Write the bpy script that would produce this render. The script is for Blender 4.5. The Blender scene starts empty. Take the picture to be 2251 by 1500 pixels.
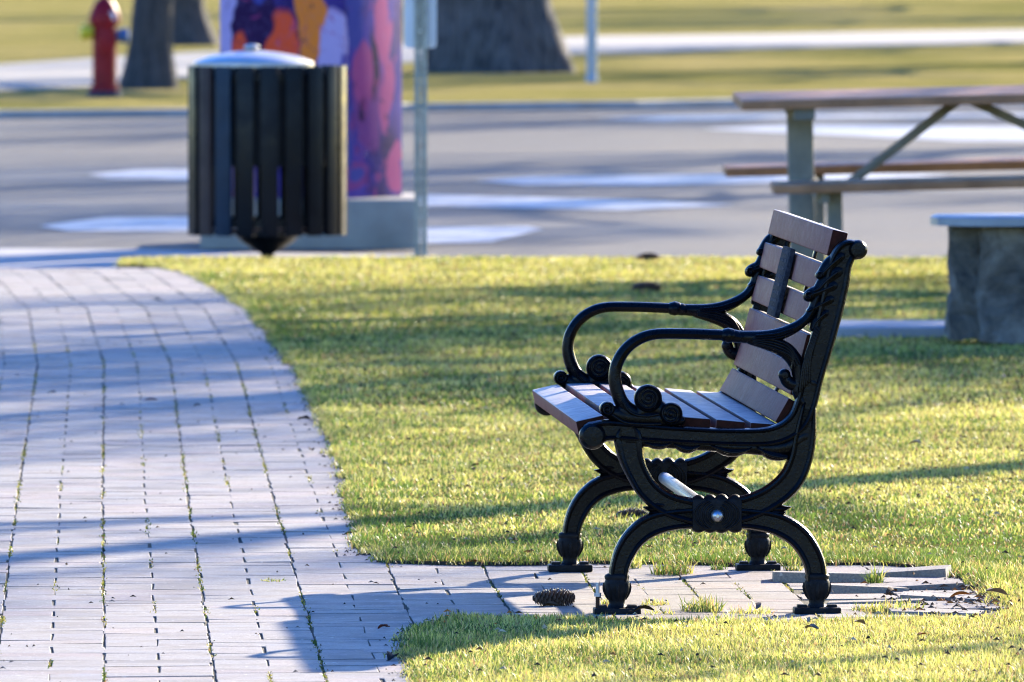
import bpy, bmesh, math, random
import numpy as np
from mathutils import Vector, Matrix

R = math.radians
scene = bpy.context.scene
COL = scene.collection
random.seed(11)
rng = np.random.default_rng(7)

# ------------------------------------------------------------------ camera
H = 1.63                       # eye height of the photographer
F = 28137.0                    # focal length in photo pixels (450 mm on a 36 mm wide sensor)
PITCH = math.atan(990.0 / F)
cam_d = bpy.data.cameras.new("camera")
cam_d.lens = 450.0
cam_d.sensor_width = 36.0
cam_d.clip_start = 0.5
cam_d.clip_end = 6000.0
cam_d.dof.use_dof = True
cam_d.dof.focus_distance = 28.9
cam_d.dof.aperture_fstop = 16.0
cam = bpy.data.objects.new("camera", cam_d)
COL.objects.link(cam)
cam.location = (0, 0, H)
cam.rotation_euler = (math.pi / 2 - PITCH, 0, 0)
scene.camera = cam

# ------------------------------------------------------------------ daylight
SUN = Vector((1.33, 2.5, 1.0)).normalized()      # direction towards the sun
SUN_EL = math.asin(SUN.z)
SUN_AZ = math.atan2(SUN.x, SUN.y)
world = bpy.data.worlds.new("World")
scene.world = world
world.use_nodes = True
wn = world.node_tree.nodes
bg = wn["Background"]
sky = wn.new("ShaderNodeTexSky")
sky.sky_type = 'NISHITA'
sky.sun_disc = False
sky.sun_elevation = SUN_EL
sky.sun_rotation = SUN_AZ
sky.dust_density = 0.4
sky.ozone_density = 3.0
sky.air_density = 1.0
hsv = wn.new("ShaderNodeHueSaturation")
hsv.inputs['Saturation'].default_value = 1.4
hsv.inputs['Hue'].default_value = 0.522
world.node_tree.links.new(sky.outputs[0], hsv.inputs['Color'])
world.node_tree.links.new(hsv.outputs[0], bg.inputs[0])
bg.inputs[1].default_value = 0.115
sun_d = bpy.data.lights.new("sun", 'SUN')
sun_d.energy = 4.1
sun_d.angle = R(0.53)
sun_d.color = (1.0, 0.87, 0.68)
sun = bpy.data.objects.new("sun", sun_d)
COL.objects.link(sun)
sun.location = (20, 40, 30)
sun.rotation_euler = (-SUN).to_track_quat('-Z', 'Y').to_euler()
scene.view_settings.view_transform = 'Standard'
scene.view_settings.look = 'None'
scene.view_settings.gamma = 1.0
scene.view_settings.use_curve_mapping = False
scene.view_settings.exposure = 2.1
scene.cycles.filter_width = 1.1

# ------------------------------------------------------------------ helpers
def at(px, py, z=0.0):
    """point of the plane at height z seen at photo pixel (px, py)"""
    u = (px - 1125.5) / F
    v = (750.0 - py) / F
    d = Vector((u, math.cos(PITCH) + v * math.sin(PITCH), -math.sin(PITCH) + v * math.cos(PITCH)))
    t = (z - H) / d.z
    return Vector((d.x * t, d.y * t, z))

def tag(o, label=None, cat=None, group=None, kind=None):
    if label: o['label'] = label
    if cat: o['category'] = cat
    if group: o['group'] = group
    if kind: o['kind'] = kind
    return o

def empty(name, loc, rz=0.0):
    o = bpy.data.objects.new(name, None)
    o.empty_display_size = 0.1
    o.location = loc
    o.rotation_euler = (0, 0, rz)
    COL.objects.link(o)
    return o

def kids(o):
    return [c for c in bpy.data.objects if c.parent is o]

def copy_tree(o, parent=None):
    c = o.copy()
    COL.objects.link(c)
    c.parent = parent
    for ch in kids(o):
        copy_tree(ch, c)
    return c

def cr(pts, n=6):
    """Catmull-Rom through tuples of any length"""
    P = [np.array(p, float) for p in pts]
    if len(P) < 3:
        return [P[0] + (P[-1] - P[0]) * t for t in np.linspace(0, 1, n + 1)]
    P = [2 * P[0] - P[1]] + P + [2 * P[-1] - P[-2]]
    out = []
    for i in range(1, len(P) - 2):
        a, b, c, d = P[i - 1], P[i], P[i + 1], P[i + 2]
        for k in range(n):
            t = k / n
            out.append(0.5 * ((2 * b) + (c - a) * t + (2 * a - 5 * b + 4 * c - d) * t * t + (3 * b - a - 3 * c + d) * t ** 3))
    out.append(P[-2])
    return out

SEC_ROUND = [(math.cos(a), math.sin(a)) for a in [k * math.pi / 6 for k in range(12)]]
_q = [(1.0, 0.0), (0.98, 0.55), (0.86, 0.93), (0.70, 1.0), (0.56, 0.86), (0.46, 0.72)]
SEC_BEAD = _q + [(-x, y) for x, y in reversed(_q)] + [(-x, -y) for x, y in _q[1:]] + [(x, -y) for x, y in reversed(_q[1:])]

class MB:
    def __init__(self):
        self.v = []
        self.f = []
    def add(self, vs, fs):
        b = len(self.v)
        self.v += [tuple(x) for x in vs]
        self.f += [tuple(i + b for i in f) for f in fs]
    def box(self, c, s, m=None, bev=0.0):
        x, y, z = s[0] / 2, s[1] / 2, s[2] / 2
        if bev <= 0:
            vs = [Vector((a * x, b * y, d * z)) for d in (-1, 1) for b in (-1, 1) for a in (-1, 1)]
            fs = [(0, 2, 3, 1), (4, 5, 7, 6), (0, 1, 5, 4), (2, 6, 7, 3), (0, 4, 6, 2), (1, 3, 7, 5)]
        else:
            bm = bmesh.new()
            bmesh.ops.create_cube(bm, size=1.0)
            bmesh.ops.scale(bm, vec=(s[0], s[1], s[2]), verts=bm.verts)
            bmesh.ops.bevel(bm, geom=bm.edges[:], offset=bev, segments=2, affect='EDGES', profile=0.6)
            bm.verts.index_update()
            vs = [v.co.copy() for v in bm.verts]
            fs = [tuple(v.index for v in f.verts) for f in bm.faces]
            bm.free()
        if m is not None:
            vs = [m @ v for v in vs]
        c = Vector(c)
        self.add([v + c for v in vs], fs)
    def rings(self, rings, cap=True, close=True):
        n = len(rings[0])
        vs = [p for r in rings for p in r]
        fs = []
        for i in range(len(rings) - 1):
            for k in range(n if close else n - 1):
                k2 = (k + 1) % n
                fs.append((i * n + k, i * n + k2, (i + 1) * n + k2, (i + 1) * n + k))
        if cap:
            fs.append(tuple(range(n - 1, -1, -1)))
            fs.append(tuple((len(rings) - 1) * n + k for k in range(n)))
        self.add(vs, fs)
    def tube(self, pts, rad, n=8, cap=True):
        """round tube through 3-D points, rad a number or list"""
        P = [Vector(p) for p in pts]
        rads = rad if isinstance(rad, (list, tuple)) else [rad] * len(P)
        up = None
        rings = []
        for i, p in enumerate(P):
            t = (P[min(i + 1, len(P) - 1)] - P[max(i - 1, 0)])
            if t.length < 1e-9: t = Vector((0, 0, 1))
            t.normalize()
            if up is None:
                up = Vector((0, 0, 1)) if abs(t.z) < 0.9 else Vector((1, 0, 0))
            a = t.cross(up).normalized()
            b = a.cross(t).normalized()
            up = b
            rings.append([p + (a * math.cos(k * 2 * math.pi / n) + b * math.sin(k * 2 * math.pi / n)) * rads[i] for k in range(n)])
        self.rings(rings, cap)
    def lathe(self, prof, c=(0, 0, 0), n=20, axis='Z', sx=1.0, sy=1.0):
        rings = []
        for r, h in prof:
            ring = []
            for k in range(n):
                a = 2 * math.pi * k / n
                p = (r * math.cos(a) * sx, r * math.sin(a) * sy, h)
                if axis == 'Y': p = (p[0], h, -p[1])
                if axis == 'X': p = (h, p[0], p[1])
                ring.append(Vector(p) + Vector(c))
            rings.append(ring)
        self.rings(rings, True)
    def stroke(self, pts, ty, y0=0.0, sec=SEC_ROUND, n=6, caps=True):
        """flat cast member in the XZ plane: pts (x, z, halfwidth), half thickness ty along Y"""
        P = cr(pts, n)
        m = len(P)
        rings = []
        def ring(c, nrm, w, k=1.0):
            return [Vector((c[0] + nrm[0] * w * s[0], y0 + ty * s[1] * k, c[1] + nrm[1] * w * s[0])) for s in sec]
        for i, p in enumerate(P):
            t = P[min(i + 1, m - 1)][:2] - P[max(i - 1, 0)][:2]
            t = t / (np.linalg.norm(t) + 1e-12)
            nr = np.array([-t[1], t[0]])
            if i == 0 and caps:
                for a in (80, 50, 25):
                    rings.append(ring(p[:2] - t * p[2] * math.sin(R(a)), nr, p[2] * math.cos(R(a)), max(0.25, math.cos(R(a)) ** 0.5)))
            rings.append(ring(p[:2], nr, p[2]))
            if i == m - 1 and caps:
                for a in (25, 50, 80):
                    rings.append(ring(p[:2] + t * p[2] * math.sin(R(a)), nr, p[2] * math.cos(R(a)), max(0.25, math.cos(R(a)) ** 0.5)))
        self.rings(rings, True)
    def build(self, name, mat=None, parent=None, smooth=True, ang=40):
        me = bpy.data.meshes.new(name)
        me.from_pydata([tuple(v) for v in self.v], [], self.f)
        me.validate()
        bm = bmesh.new()
        bm.from_mesh(me)
        bmesh.ops.recalc_face_normals(bm, faces=bm.faces)
        bm.to_mesh(me)
        bm.free()
        if smooth:
            me.shade_smooth()
            me.set_sharp_from_angle(angle=R(ang))
        if mat is not None: me.materials.append(mat)
        o = bpy.data.objects.new(name, me)
        COL.objects.link(o)
        if parent is not None: o.parent = parent
        return o

def poly_obj(name, pts, mat, kind=None, parent=None):
    bm = bmesh.new()
    vs = [bm.verts.new(p) for p in pts]
    f = bm.faces.new(vs)
    f.normal_update()
    if f.normal.z < 0: f.normal_flip()
    bmesh.ops.triangulate(bm, faces=bm.faces)
    me = bpy.data.meshes.new(name)
    bm.to_mesh(me)
    bm.free()
    me.materials.append(mat)
    o = bpy.data.objects.new(name, me)
    COL.objects.link(o)
    if parent is not None: o.parent = parent
    if kind: o['kind'] = kind
    return o

# ------------------------------------------------------------------ materials
class NT:
    def __init__(self, name):
        self.m = bpy.data.materials.new(name)
        self.m.use_nodes = True
        self.t = self.m.node_tree
        self.b = self.t.nodes["Principled BSDF"]
        self.tc = None
    def n(self, typ, **kw):
        nd = self.t.nodes.new(typ)
        for k, v in kw.items(): setattr(nd, k, v)
        return nd
    def l(self, a, b): self.t.links.new(a, b)
    def coord(self, which='Object'):
        if self.tc is None: self.tc = self.n("ShaderNodeTexCoord")
        return self.tc.outputs[which]
    def mapped(self, scale=(1, 1, 1), which='Object'):
        mp = self.n("ShaderNodeMapping")
        mp.inputs['Scale'].default_value = scale
        self.l(self.coord(which), mp.inputs[0])
        return mp.outputs[0]
    def noise(self, scale, detail=4, rough=0.55, vec=None, dist=0.0):
        nd = self.n("ShaderNodeTexNoise")
        nd.inputs['Scale'].default_value = scale
        nd.inputs['Detail'].default_value = detail
        nd.inputs['Roughness'].default_value = rough
        nd.inputs['Distortion'].default_value = dist
        self.l(vec if vec is not None else self.coord(), nd.inputs['Vector'])
        return nd.outputs['Fac']
    def ramp(self, fac, stops):
        nd = self.n("ShaderNodeValToRGB")
        e = nd.color_ramp.elements
        while len(e) < len(stops): e.new(0.5)
        for i, (p, c) in enumerate(stops):
            e[i].position = p
            e[i].color = (c[0], c[1], c[2], 1) if not isinstance(c, (int, float)) else (c, c, c, 1)
        self.l(fac, nd.inputs[0])
        return nd.outputs[0]
    def mix(self, fac, a, b, mode='MIX'):
        nd = self.n("ShaderNodeMix", data_type='RGBA', blend_type=mode)
        for s, x in ((nd.inputs[0], fac), (nd.inputs[6], a), (nd.inputs[7], b)):
            if hasattr(x, 'is_linked'): self.l(x, s)
            elif isinstance(x, (int, float)): s.default_value = x
            else: s.default_value = (x[0], x[1], x[2], 1)
        return nd.outputs[2]
    def math(self, op, a, b=0.0, clamp=False):
        nd = self.n("ShaderNodeMath", operation=op, use_clamp=clamp)
        for s, x in ((nd.inputs[0], a), (nd.inputs[1], b)):
            if hasattr(x, 'is_linked'): self.l(x, s)
            else: s.default_value = x
        return nd.outputs[0]
    def bump(self, h, strength=0.3, dist=0.01):
        nd = self.n("ShaderNodeBump")
        nd.inputs['Strength'].default_value = strength
        nd.inputs['Distance'].default_value = dist
        self.l(h, nd.inputs['Height'])
        self.l(nd.outputs[0], self.b.inputs['Normal'])
    def set(self, **kw):
        for k, v in kw.items():
            s = self.b.inputs[k.replace('_', ' ')]
            if hasattr(v, 'is_linked'): self.l(v, s)
            elif isinstance(v, tuple): s.default_value = (*v, 1)
            else: s.default_value = v
        return self.m

def simple(name, c, rough=0.6, metal=0.0, var=0.25, scale=12.0, bump=0.15, bscale=60.0, bdist=0.004, spec=0.5):
    t = NT(name)
    n = t.noise(scale, 5, 0.6)
    lo = tuple(x * (1 - var) for x in c)
    hi = tuple(min(1, x * (1 + var)) for x in c)
    t.set(Base_Color=t.ramp(n, [(0.3, lo), (0.7, hi)]), Metallic=metal)
    t.set(Roughness=t.ramp(t.noise(scale * 2.3, 4), [(0.3, max(0.05, rough - 0.1)), (0.7, min(1, rough + 0.1))]))
    t.b.inputs['Specular IOR Level'].default_value = spec
    if bump: t.bump(t.noise(bscale, 5, 0.6), bump, bdist)
    return t.m

M = {}
M['iron'] = simple('black cast iron paint', (0.0020, 0.0026, 0.0040), 0.30, 0, 0.5, 30, 0.35, 170, 0.003, 0.14)
M['iron_dusty'] = simple('dusty black iron', (0.009, 0.0095, 0.011), 0.5, 0, 0.6, 40, 0.45, 140, 0.004, 0.10)
M['pipe'] = simple('galvanised pipe', (0.42, 0.43, 0.46), 0.42, 0.6, 0.15, 30, 0.1, 200, 0.002)
M['steel'] = simple('dull steel', (0.45, 0.45, 0.47), 0.35, 0.9, 0.2, 40, 0.1, 200, 0.002)
M['rust'] = simple('rusty steel', (0.05, 0.026, 0.016), 0.8, 0.0, 0.5, 60, 0.4, 200, 0.003, 0.1)
M['soil'] = simple('dark soil', (0.045, 0.032, 0.02), 0.95, 0, 0.6, 20, 0.6, 80, 0.01)

def slat_mat():
    t = NT('taupe recycled plastic lumber')
    v = t.mapped((60, 3, 60))
    g = t.noise(6, 6, 0.7, v)
    big = t.noise(5, 3)
    c = t.mix(t.ramp(big, [(0.3, 0.0), (0.7, 1.0)]), (0.225, 0.092, 0.074), (0.29, 0.122, 0.10))
    c = t.mix(t.ramp(g, [(0.35, 0.0), (0.75, 0.55)]), c, (0.15, 0.07, 0.056))
    sp = t.noise(260, 2, 0.5)
    c = t.mix(t.ramp(sp, [(0.6, 0.0), (0.75, 0.5)]), c, (0.40, 0.27, 0.23))
    dirt = t.noise(22, 4, 0.7)
    c = t.mix(t.ramp(dirt, [(0.62, 0.0), (0.78, 0.6)]), c, (0.10, 0.07, 0.06))
    t.set(Base_Color=c, Roughness=t.ramp(t.noise(40, 3), [(0.3, 0.55), (0.7, 0.75)]))
    t.b.inputs['Specular IOR Level'].default_value = 0.07
    t.bump(t.noise(220, 4, 0.7), 0.35, 0.003)
    return t.m
M['slat'] = slat_mat()
M['slat_end'] = simple('unfaded red brown slat end', (0.034, 0.009, 0.005), 0.8, 0, 0.4, 80, 0.3, 200, 0.002, 0.1)
M['slat_top'] = simple('bleached slat top', (0.33, 0.295, 0.285), 0.5, 0, 0.32, 18, 0.35, 220, 0.003, 0.2)

def plaque_mat():
    t = NT('weathered plaque metal')
    c = t.ramp(t.noise(90, 5, 0.7), [(0.35, (0.014, 0.016, 0.021)), (0.65, (0.045, 0.05, 0.062))])
    t.set(Base_Color=c, Metallic=0.0, Roughness=0.8)
    t.b.inputs['Specular IOR Level'].default_value = 0.03
    t.bump(t.noise(120, 4), 0.2, 0.002)
    return t.m
M['plaque'] = plaque_mat()

def brick_mat(name, use_attr):
    t = NT(name)
    if use_attr:
        a = t.n("ShaderNodeAttribute", attribute_name="tone")
        rnd = a.outputs['Fac']
        co = t.coord('Object')
    else:
        oi = t.n("ShaderNodeObjectInfo")
        rnd = oi.outputs['Random']
        off = t.n("ShaderNodeVectorMath", operation='ADD')
        t.l(t.coord('Object'), off.inputs[0])
        sc = t.n("ShaderNodeVectorMath", operation='SCALE')
        t.l(oi.outputs['Location'], sc.inputs[0])
        sc.inputs['Scale'].default_value = 3.7
        t.l(sc.outputs[0], off.inputs[1])
        co = off.outputs[0]
    base = t.ramp(rnd, [(0.0, (0.17, 0.15, 0.12)), (0.2, (0.32, 0.285, 0.225)), (0.5, (0.29, 0.27, 0.22)), (0.7, (0.37, 0.305, 0.235)), (0.85, (0.29, 0.225, 0.185)), (1.0, (0.26, 0.245, 0.205))])
    fine = t.noise(190, 3, 0.7, co)
    c = t.mix(t.ramp(fine, [(0.35, 0.75), (0.6, 0.0)]), base, (0.16, 0.14, 0.14))
    st = t.noise(9, 5, 0.65, co)
    c = t.mix(t.ramp(st, [(0.5, 0.0), (0.7, 0.7)]), c, (0.17, 0.15, 0.125))
    lt = t.noise(60, 2, 0.5, co)
    c = t.mix(t.ramp(lt, [(0.66, 0.0), (0.74, 0.6)]), c, (0.6, 0.56, 0.48))
    t.set(Base_Color=c, Roughness=t.ramp(st, [(0.3, 0.55), (0.7, 0.8)]))
    t.b.inputs['Specular IOR Level'].default_value = 0.4
    t.bump(t.noise(150, 5, 0.75, co), 0.55, 0.004)
    return t.m
M['brick'] = brick_mat('grey paving brick', False)
M['brick_attr'] = brick_mat('grey paving brick course', True)

def joint_mat():
    t = NT('mossy joint sand')
    n = t.noise(38, 5, 0.7)
    big = t.noise(1.7, 3, 0.6)
    c = t.ramp(n, [(0.35, (0.018, 0.016, 0.012)), (0.55, (0.045, 0.042, 0.025)), (0.72, (0.13, 0.14, 0.035))])
    c = t.mix(t.ramp(big, [(0.4, 0.0), (0.65, 0.6)]), c, (0.10, 0.095, 0.06))
    t.set(Base_Color=c, Roughness=0.95)
    t.bump(t.noise(120, 4), 0.7, 0.008)
    return t.m
M['joint'] = joint_mat()

def lawn_mat(name, cols, sc=1.0):
    t = NT(name)
    a = t.noise(0.35 * sc, 5, 0.6)
    b = t.noise(6 * sc, 5, 0.7)
    c1 = t.ramp(a, [(0.32, cols[0]), (0.5, cols[1]), (0.68, cols[2])])
    c2 = t.ramp(b, [(0.3, cols[3]), (0.7, cols[1])])
    t.set(Base_Color=t.mix(0.5, c1, c2), Roughness=1.0)
    t.b.inputs['Specular IOR Level'].default_value = 0.0
    t.bump(t.noise(45 * sc, 4, 0.7), 0.9, 0.03)
    return t.m
M['turf'] = lawn_mat('matted turf base', [(0.10, 0.11, 0.025), (0.20, 0.17, 0.05), (0.26, 0.21, 0.07), (0.07, 0.065, 0.02)])
M['far_turf'] = lawn_mat('dormant far turf', [(0.09, 0.12, 0.02), (0.38, 0.32, 0.105), (0.58, 0.44, 0.21), (0.11, 0.12, 0.03)])

def grass_mat():
    t = NT('grass blade')
    at_ = t.n("ShaderNodeAttribute", attribute_name="tint")
    t.l(at_.outputs['Color'], t.b.inputs['Base Color'])
    t.set(Roughness=0.48)
    t.b.inputs['Specular IOR Level'].default_value = 0.32
    tr = t.n("ShaderNodeBsdfTranslucent")
    t.l(at_.outputs['Color'], tr.inputs[0])
    mx = t.n("ShaderNodeMixShader")
    mx.inputs[0].default_value = 0.45
    out = t.t.nodes["Material Output"]
    t.l(t.b.outputs[0], mx.inputs[1])
    t.l(tr.outputs[0], mx.inputs[2])
    t.l(mx.outputs[0], out.inputs[0])
    return t.m
M['grass'] = grass_mat()

def asphalt_mat():
    t = NT('worn asphalt')
    a = t.noise(0.25, 5, 0.65)
    b = t.noise(40, 4, 0.8)
    c = t.ramp(a, [(0.3, (0.062, 0.057, 0.047)), (0.7, (0.105, 0.096, 0.080))])
    c = t.mix(t.ramp(b, [(0.3, 0.45), (0.7, 0.0)]), c, (0.045, 0.042, 0.036))
    t.set(Base_Color=c, Roughness=t.ramp(a, [(0.3, 0.55), (0.7, 0.72)]))
    t.b.inputs['Specular IOR Level'].default_value = 0.18
    t.bump(b, 0.5, 0.01)
    return t.m
M['asphalt'] = asphalt_mat()
M['concrete'] = simple('pale concrete', (0.30, 0.29, 0.27), 0.7, 0, 0.2, 3, 0.3, 60, 0.006)
M['sidewalk'] = simple('sidewalk concrete', (0.21, 0.195, 0.165), 0.75, 0, 0.12, 2, 0.3, 40, 0.006)
M['plinth'] = simple('plinth concrete', (0.36, 0.335, 0.28), 0.85, 0, 0.2, 4, 0.3, 60, 0.006)

def paint_mat():
    t = NT('worn white road paint')
    w = t.noise(3.5, 6, 0.8)
    c = t.mix(t.ramp(w, [(0.46, 0.0), (0.62, 0.95)]), (0.37, 0.365, 0.35), (0.10, 0.098, 0.094))
    t.set(Base_Color=c, Roughness=0.5)
    return t.m
M['paint'] = paint_mat()

def bark_mat(name, lo, hi):
    t = NT(name)
    v = t.mapped((9, 9, 1.6))
    n = t.noise(2.2, 8, 0.7, v, 0.6)
    c = t.ramp(n, [(0.35, lo), (0.65, hi)])
    t.set(Base_Color=c, Roughness=0.9)
    t.bump(n, 0.9, 0.05)
    return t.m
M['bark'] = bark_mat('grey brown bark', (0.03, 0.026, 0.024), (0.11, 0.095, 0.085))
M['bark_mid'] = bark_mat('mottled old bark', (0.025, 0.022, 0.022), (0.17, 0.15, 0.14))
M['bark_pale'] = bark_mat('pale grey bark', (0.09, 0.085, 0.085), (0.22, 0.21, 0.205))

# ------------------------------------------------------------------ numbers for the layout
def pip(x, y, poly):
    """vectorised point in polygon"""
    inside = np.zeros(len(x), bool)
    px = np.array([p[0] for p in poly]); py = np.array([p[1] for p in poly])
    j = len(poly) - 1
    for i in range(len(poly)):
        c = ((py[i] > y) != (py[j] > y))
        with np.errstate(divide='ignore', invalid='ignore'):
            xi = (px[j] - px[i]) * (y - py[i]) / (py[j] - py[i] + 1e-12) + px[i]
        inside ^= c & (x < xi)
        j = i
    return inside

_tabs = {}
def vnoise(x, y, scale, seed=0):
    """smooth value noise 0..1"""
    if seed not in _tabs: _tabs[seed] = np.random.default_rng(seed + 100).random((256, 256))
    T = _tabs[seed]
    u = np.asarray(x) / scale + 1000.0; v = np.asarray(y) / scale + 1000.0
    i = np.floor(u).astype(int); j = np.floor(v).astype(int)
    fu = u - i; fv = v - j
    fu = fu * fu * (3 - 2 * fu); fv = fv * fv * (3 - 2 * fv)
    g = lambda a, b: T[a % 256, b % 256]
    return (g(i, j) * (1 - fu) + g(i + 1, j) * fu) * (1 - fv) + (g(i, j + 1) * (1 - fu) + g(i + 1, j + 1) * fu) * fv

LAWN_END = at(1125, 571).y           # far edge of the near lawn, at the road
ROAD_Z = -0.10

edge_px = [(250, 586), (330, 588), (400, 598), (450, 618), (505, 650), (560, 694), (600, 742), (635, 788), (662, 830), (692, 885),
           (722, 945), (748, 1005), (768, 1060), (778, 1110), (786, 1160), (800, 1205), (826, 1230), (860, 1240)]
spur_top_px = [(1000, 1243), (1200, 1243), (1400, 1243), (1600, 1243), (1800, 1243), (1950, 1243), (2050, 1250), (2105, 1272), (2150, 1296), (2195, 1330), (2222, 1350)]
spur_bot_px = [(2200, 1366), (2050, 1368), (1900, 1372), (1700, 1374), (1500, 1372), (1320, 1370), (1230, 1362), (1100, 1362), (1000, 1371), (940, 1382), (905, 1394), (893, 1415), (897, 1445), (905, 1475), (912, 1500), (925, 1560), (945, 1640)]
edge_w = [tuple(at(*p))[:2] for p in edge_px]
top_w = [tuple(at(*p))[:2] for p in spur_top_px]
bot_w = [tuple(at(*p))[:2] for p in spur_bot_px]
def wob(pts, amp, seed):
    out = []
    r = random.Random(seed)
    for i in range(len(pts) - 1):
        a, b = pts[i], pts[i + 1]
        n = max(1, int(math.dist(a, b) / 0.09))
        for k in range(n):
            t = k / n
            out.append((a[0] + (b[0] - a[0]) * t + r.uniform(-amp, amp), a[1] + (b[1] - a[1]) * t + r.uniform(-amp, amp)))
    out.append(pts[-1])
    return out
border = wob(edge_w + top_w + bot_w, 0.016, 5)
_k = np.array(border)
border = [(x + 0.008 + (float(vnoise(y, x, 0.45, 31)) - 0.5) * 0.028, y + (float(vnoise(x, y, 0.16, 32)) - 0.5) * 0.16 * (1.0 if x > -0.33 else 0.3)) for x, y in border]
lawn_poly = [(edge_w[0][0], LAWN_END)] + border + [(border[-1][0], 18.0), (9.0, 18.0), (9.0, LAWN_END)]

# ------------------------------------------------------------------ large structure
ground = poly_obj('ground', [(-3000, -200, -0.22), (3000, -200, -0.22), (3000, 4500, -0.22), (-3000, 4500, -0.22)], M['far_turf'], 'structure')
lawn = poly_obj('lawn', [(x, y, 0.009) for x, y in lawn_poly], M['turf'], 'structure')
tag(lawn, 'sunlit yellow-green lawn round the bench and beside the brick path')

# skirt of soil under the lawn edge
sk = MB()
loop = lawn_poly
for i in range(len(loop)):
    a, b = loop[i], loop[(i + 1) % len(loop)]
    sk.add([(a[0], a[1], 0.009), (b[0], b[1], 0.009), (b[0], b[1], -0.2), (a[0], a[1], -0.2)], [(0, 1, 2, 3)])
sk.build('lawn_edge', M['soil'], lawn, smooth=False)

kerb_px = [(-900, 272), (-300, 267), (0, 262), (420, 258), (900, 246), (1400, 240), (1700, 233), (2251, 226), (2700, 222), (3600, 216)]
kerb_w = [at(x, y, ROAD_Z) for x, y in kerb_px]
PATH_END = at(200, 591).y
road_pts = [(-90, PATH_END + 0.0, ROAD_Z), (90, PATH_END, ROAD_Z), (90, kerb_w[-1].y + 12, ROAD_Z), (-90, kerb_w[0].y + 12, ROAD_Z)]
road = poly_obj('road', road_pts, M['asphalt'], 'structure')
tag(road, 'wide grey asphalt road with worn white bars beyond the lawn')
kb = MB()
inner = [p + Vector((0.0, 0.16, 0)) for p in kerb_w]
def kerbring(p, q):
    return [(p.x, p.y, ROAD_Z - 0.05), (p.x, p.y + 0.01, ROAD_Z + 0.055), (p.x, p.y + 0.03, ROAD_Z + 0.065), (q.x, q.y, ROAD_Z + 0.065), (q.x, q.y, ROAD_Z - 0.05)]
kb.rings([kerbring(p, q) for p, q in zip(kerb_w, inner)], True)
kerb = kb.build('kerb', M['concrete'], smooth=False)
tag(kerb, 'low concrete kerb along the far side of the road', kind='structure')
FZ = ROAD_Z + 0.05
fl = [(p.x, p.y, FZ) for p in inner] + [(400, 900, FZ), (-400, 900, FZ)]
far_lawn = poly_obj('verge', fl, M['far_turf'], 'structure')
tag(far_lawn, 'dormant olive grass verge beyond the road')
sw_lo = [(-700, 232), (-100, 203), (200, 190), (430, 168), (1000, 130), (1250, 119), (1700, 106), (2351, 92), (3000, 84)]
sw_up = [(-700, 190), (-100, 148), (200, 128), (430, 114), (1000, 92), (1250, 80), (1700, 74), (2351, 63), (3000, 58)]
side = poly_obj('sidewalk', [at(x, y, FZ + 0.006) for x, y in sw_lo] + [at(x, y, FZ + 0.006) for x, y in reversed(sw_up)], M['sidewalk'], 'structure')
tag(side, 'pale concrete sidewalk crossing the far verge')
# pale landing where the brick path meets the road
apron = poly_obj('pavement', [at(x, y, ROAD_Z + 0.004) for x, y in [(-700, 600), (-700, 548), (0, 546), (300, 548), (470, 553), (960, 561), (960, 585), (300, 600)]], M['concrete'], 'structure')
tag(apron, 'pale concrete landing where the brick path meets the road')
bars = [[(190, 384), (300, 373), (420, 372), (500, 384), (430, 396), (240, 392)],
        [(85, 497), (230, 478), (430, 478), (500, 490), (430, 508), (150, 508)],
        [(1040, 397), (1180, 388), (1540, 384), (1760, 380), (2110, 384), (1900, 398), (1420, 407), (1150, 406)],
        [(800, 432), (945, 428), (1400, 440), (1620, 451), (1360, 462), (1000, 454), (800, 452)],
        [(800, 508), (945, 500), (1160, 498), (1195, 504), (1080, 532), (800, 540)],
        [(1540, 284), (1750, 274), (2251, 278), (2500, 284), (2500, 312), (2100, 310), (1760, 294)],
        [(1300, 261), (1500, 254), (2500, 248), (2500, 254), (1700, 261), (1450, 266)]]
for b in bars:
    o = poly_obj('road_marking', [at(x, y, ROAD_Z + 0.004) for x, y in b], M['paint'], 'structure', parent=road)
pad = MB()
pa = at(1835, 748, 0.0)
pad.box((pa.x + 1.6, pa.y + 0.42, 0.0), (3.2, 0.84, 0.09), None, 0.008)
pad = pad.build('concrete_pad', M['concrete'])
tag(pad, 'flat grey concrete strip in the lawn under the stone table', kind='structure')

# ------------------------------------------------------------------ brick path (basket weave)
LY = np.array([15.0, 26.36, 34.2, 44.1, 49.85, 54.6, 58.0])
LX = np.array([-0.471, -0.840, -1.095, -1.406, -1.657, -2.0, -2.32])
BK = 0.229
def hgt(x, y):
    return (float(vnoise(x, y, 0.9, 1)) - 0.5) * 0.009 + (float(vnoise(x, y, 0.35, 2)) - 0.5) * 0.004
xs_ = np.arange(-4.2, 3.1, 0.12); ys_ = np.append(np.arange(22.0, PATH_END - 0.2, 0.16), PATH_END - 0.004)
gv = [(float(x), float(y), hgt(x, y) - 0.0032) for y in ys_ for x in xs_]
gf = [(r_ * len(xs_) + c_, r_ * len(xs_) + c_ + 1, (r_ + 1) * len(xs_) + c_ + 1, (r_ + 1) * len(xs_) + c_) for r_ in range(len(ys_) - 1) for c_ in range(len(xs_) - 1)
      if not (ys_[r_] > 32.5 and xs_[c_] > 0.9)]
me = bpy.data.meshes.new('path')
me.from_pydata(gv, [], gf)
me.materials.append(M['joint'])
path = bpy.data.objects.new('path', me)
COL.objects.link(path)
path['kind'] = 'structure'
tag(path, 'curving grey brick path in basket weave with mossy joints')
pb = MB()
pb.box((-2.4, PATH_END - 0.001, -0.10), (7.2, 0.02, 0.16))
tag(pb.build('path_edging', M['concrete'], path, smooth=False))

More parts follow.
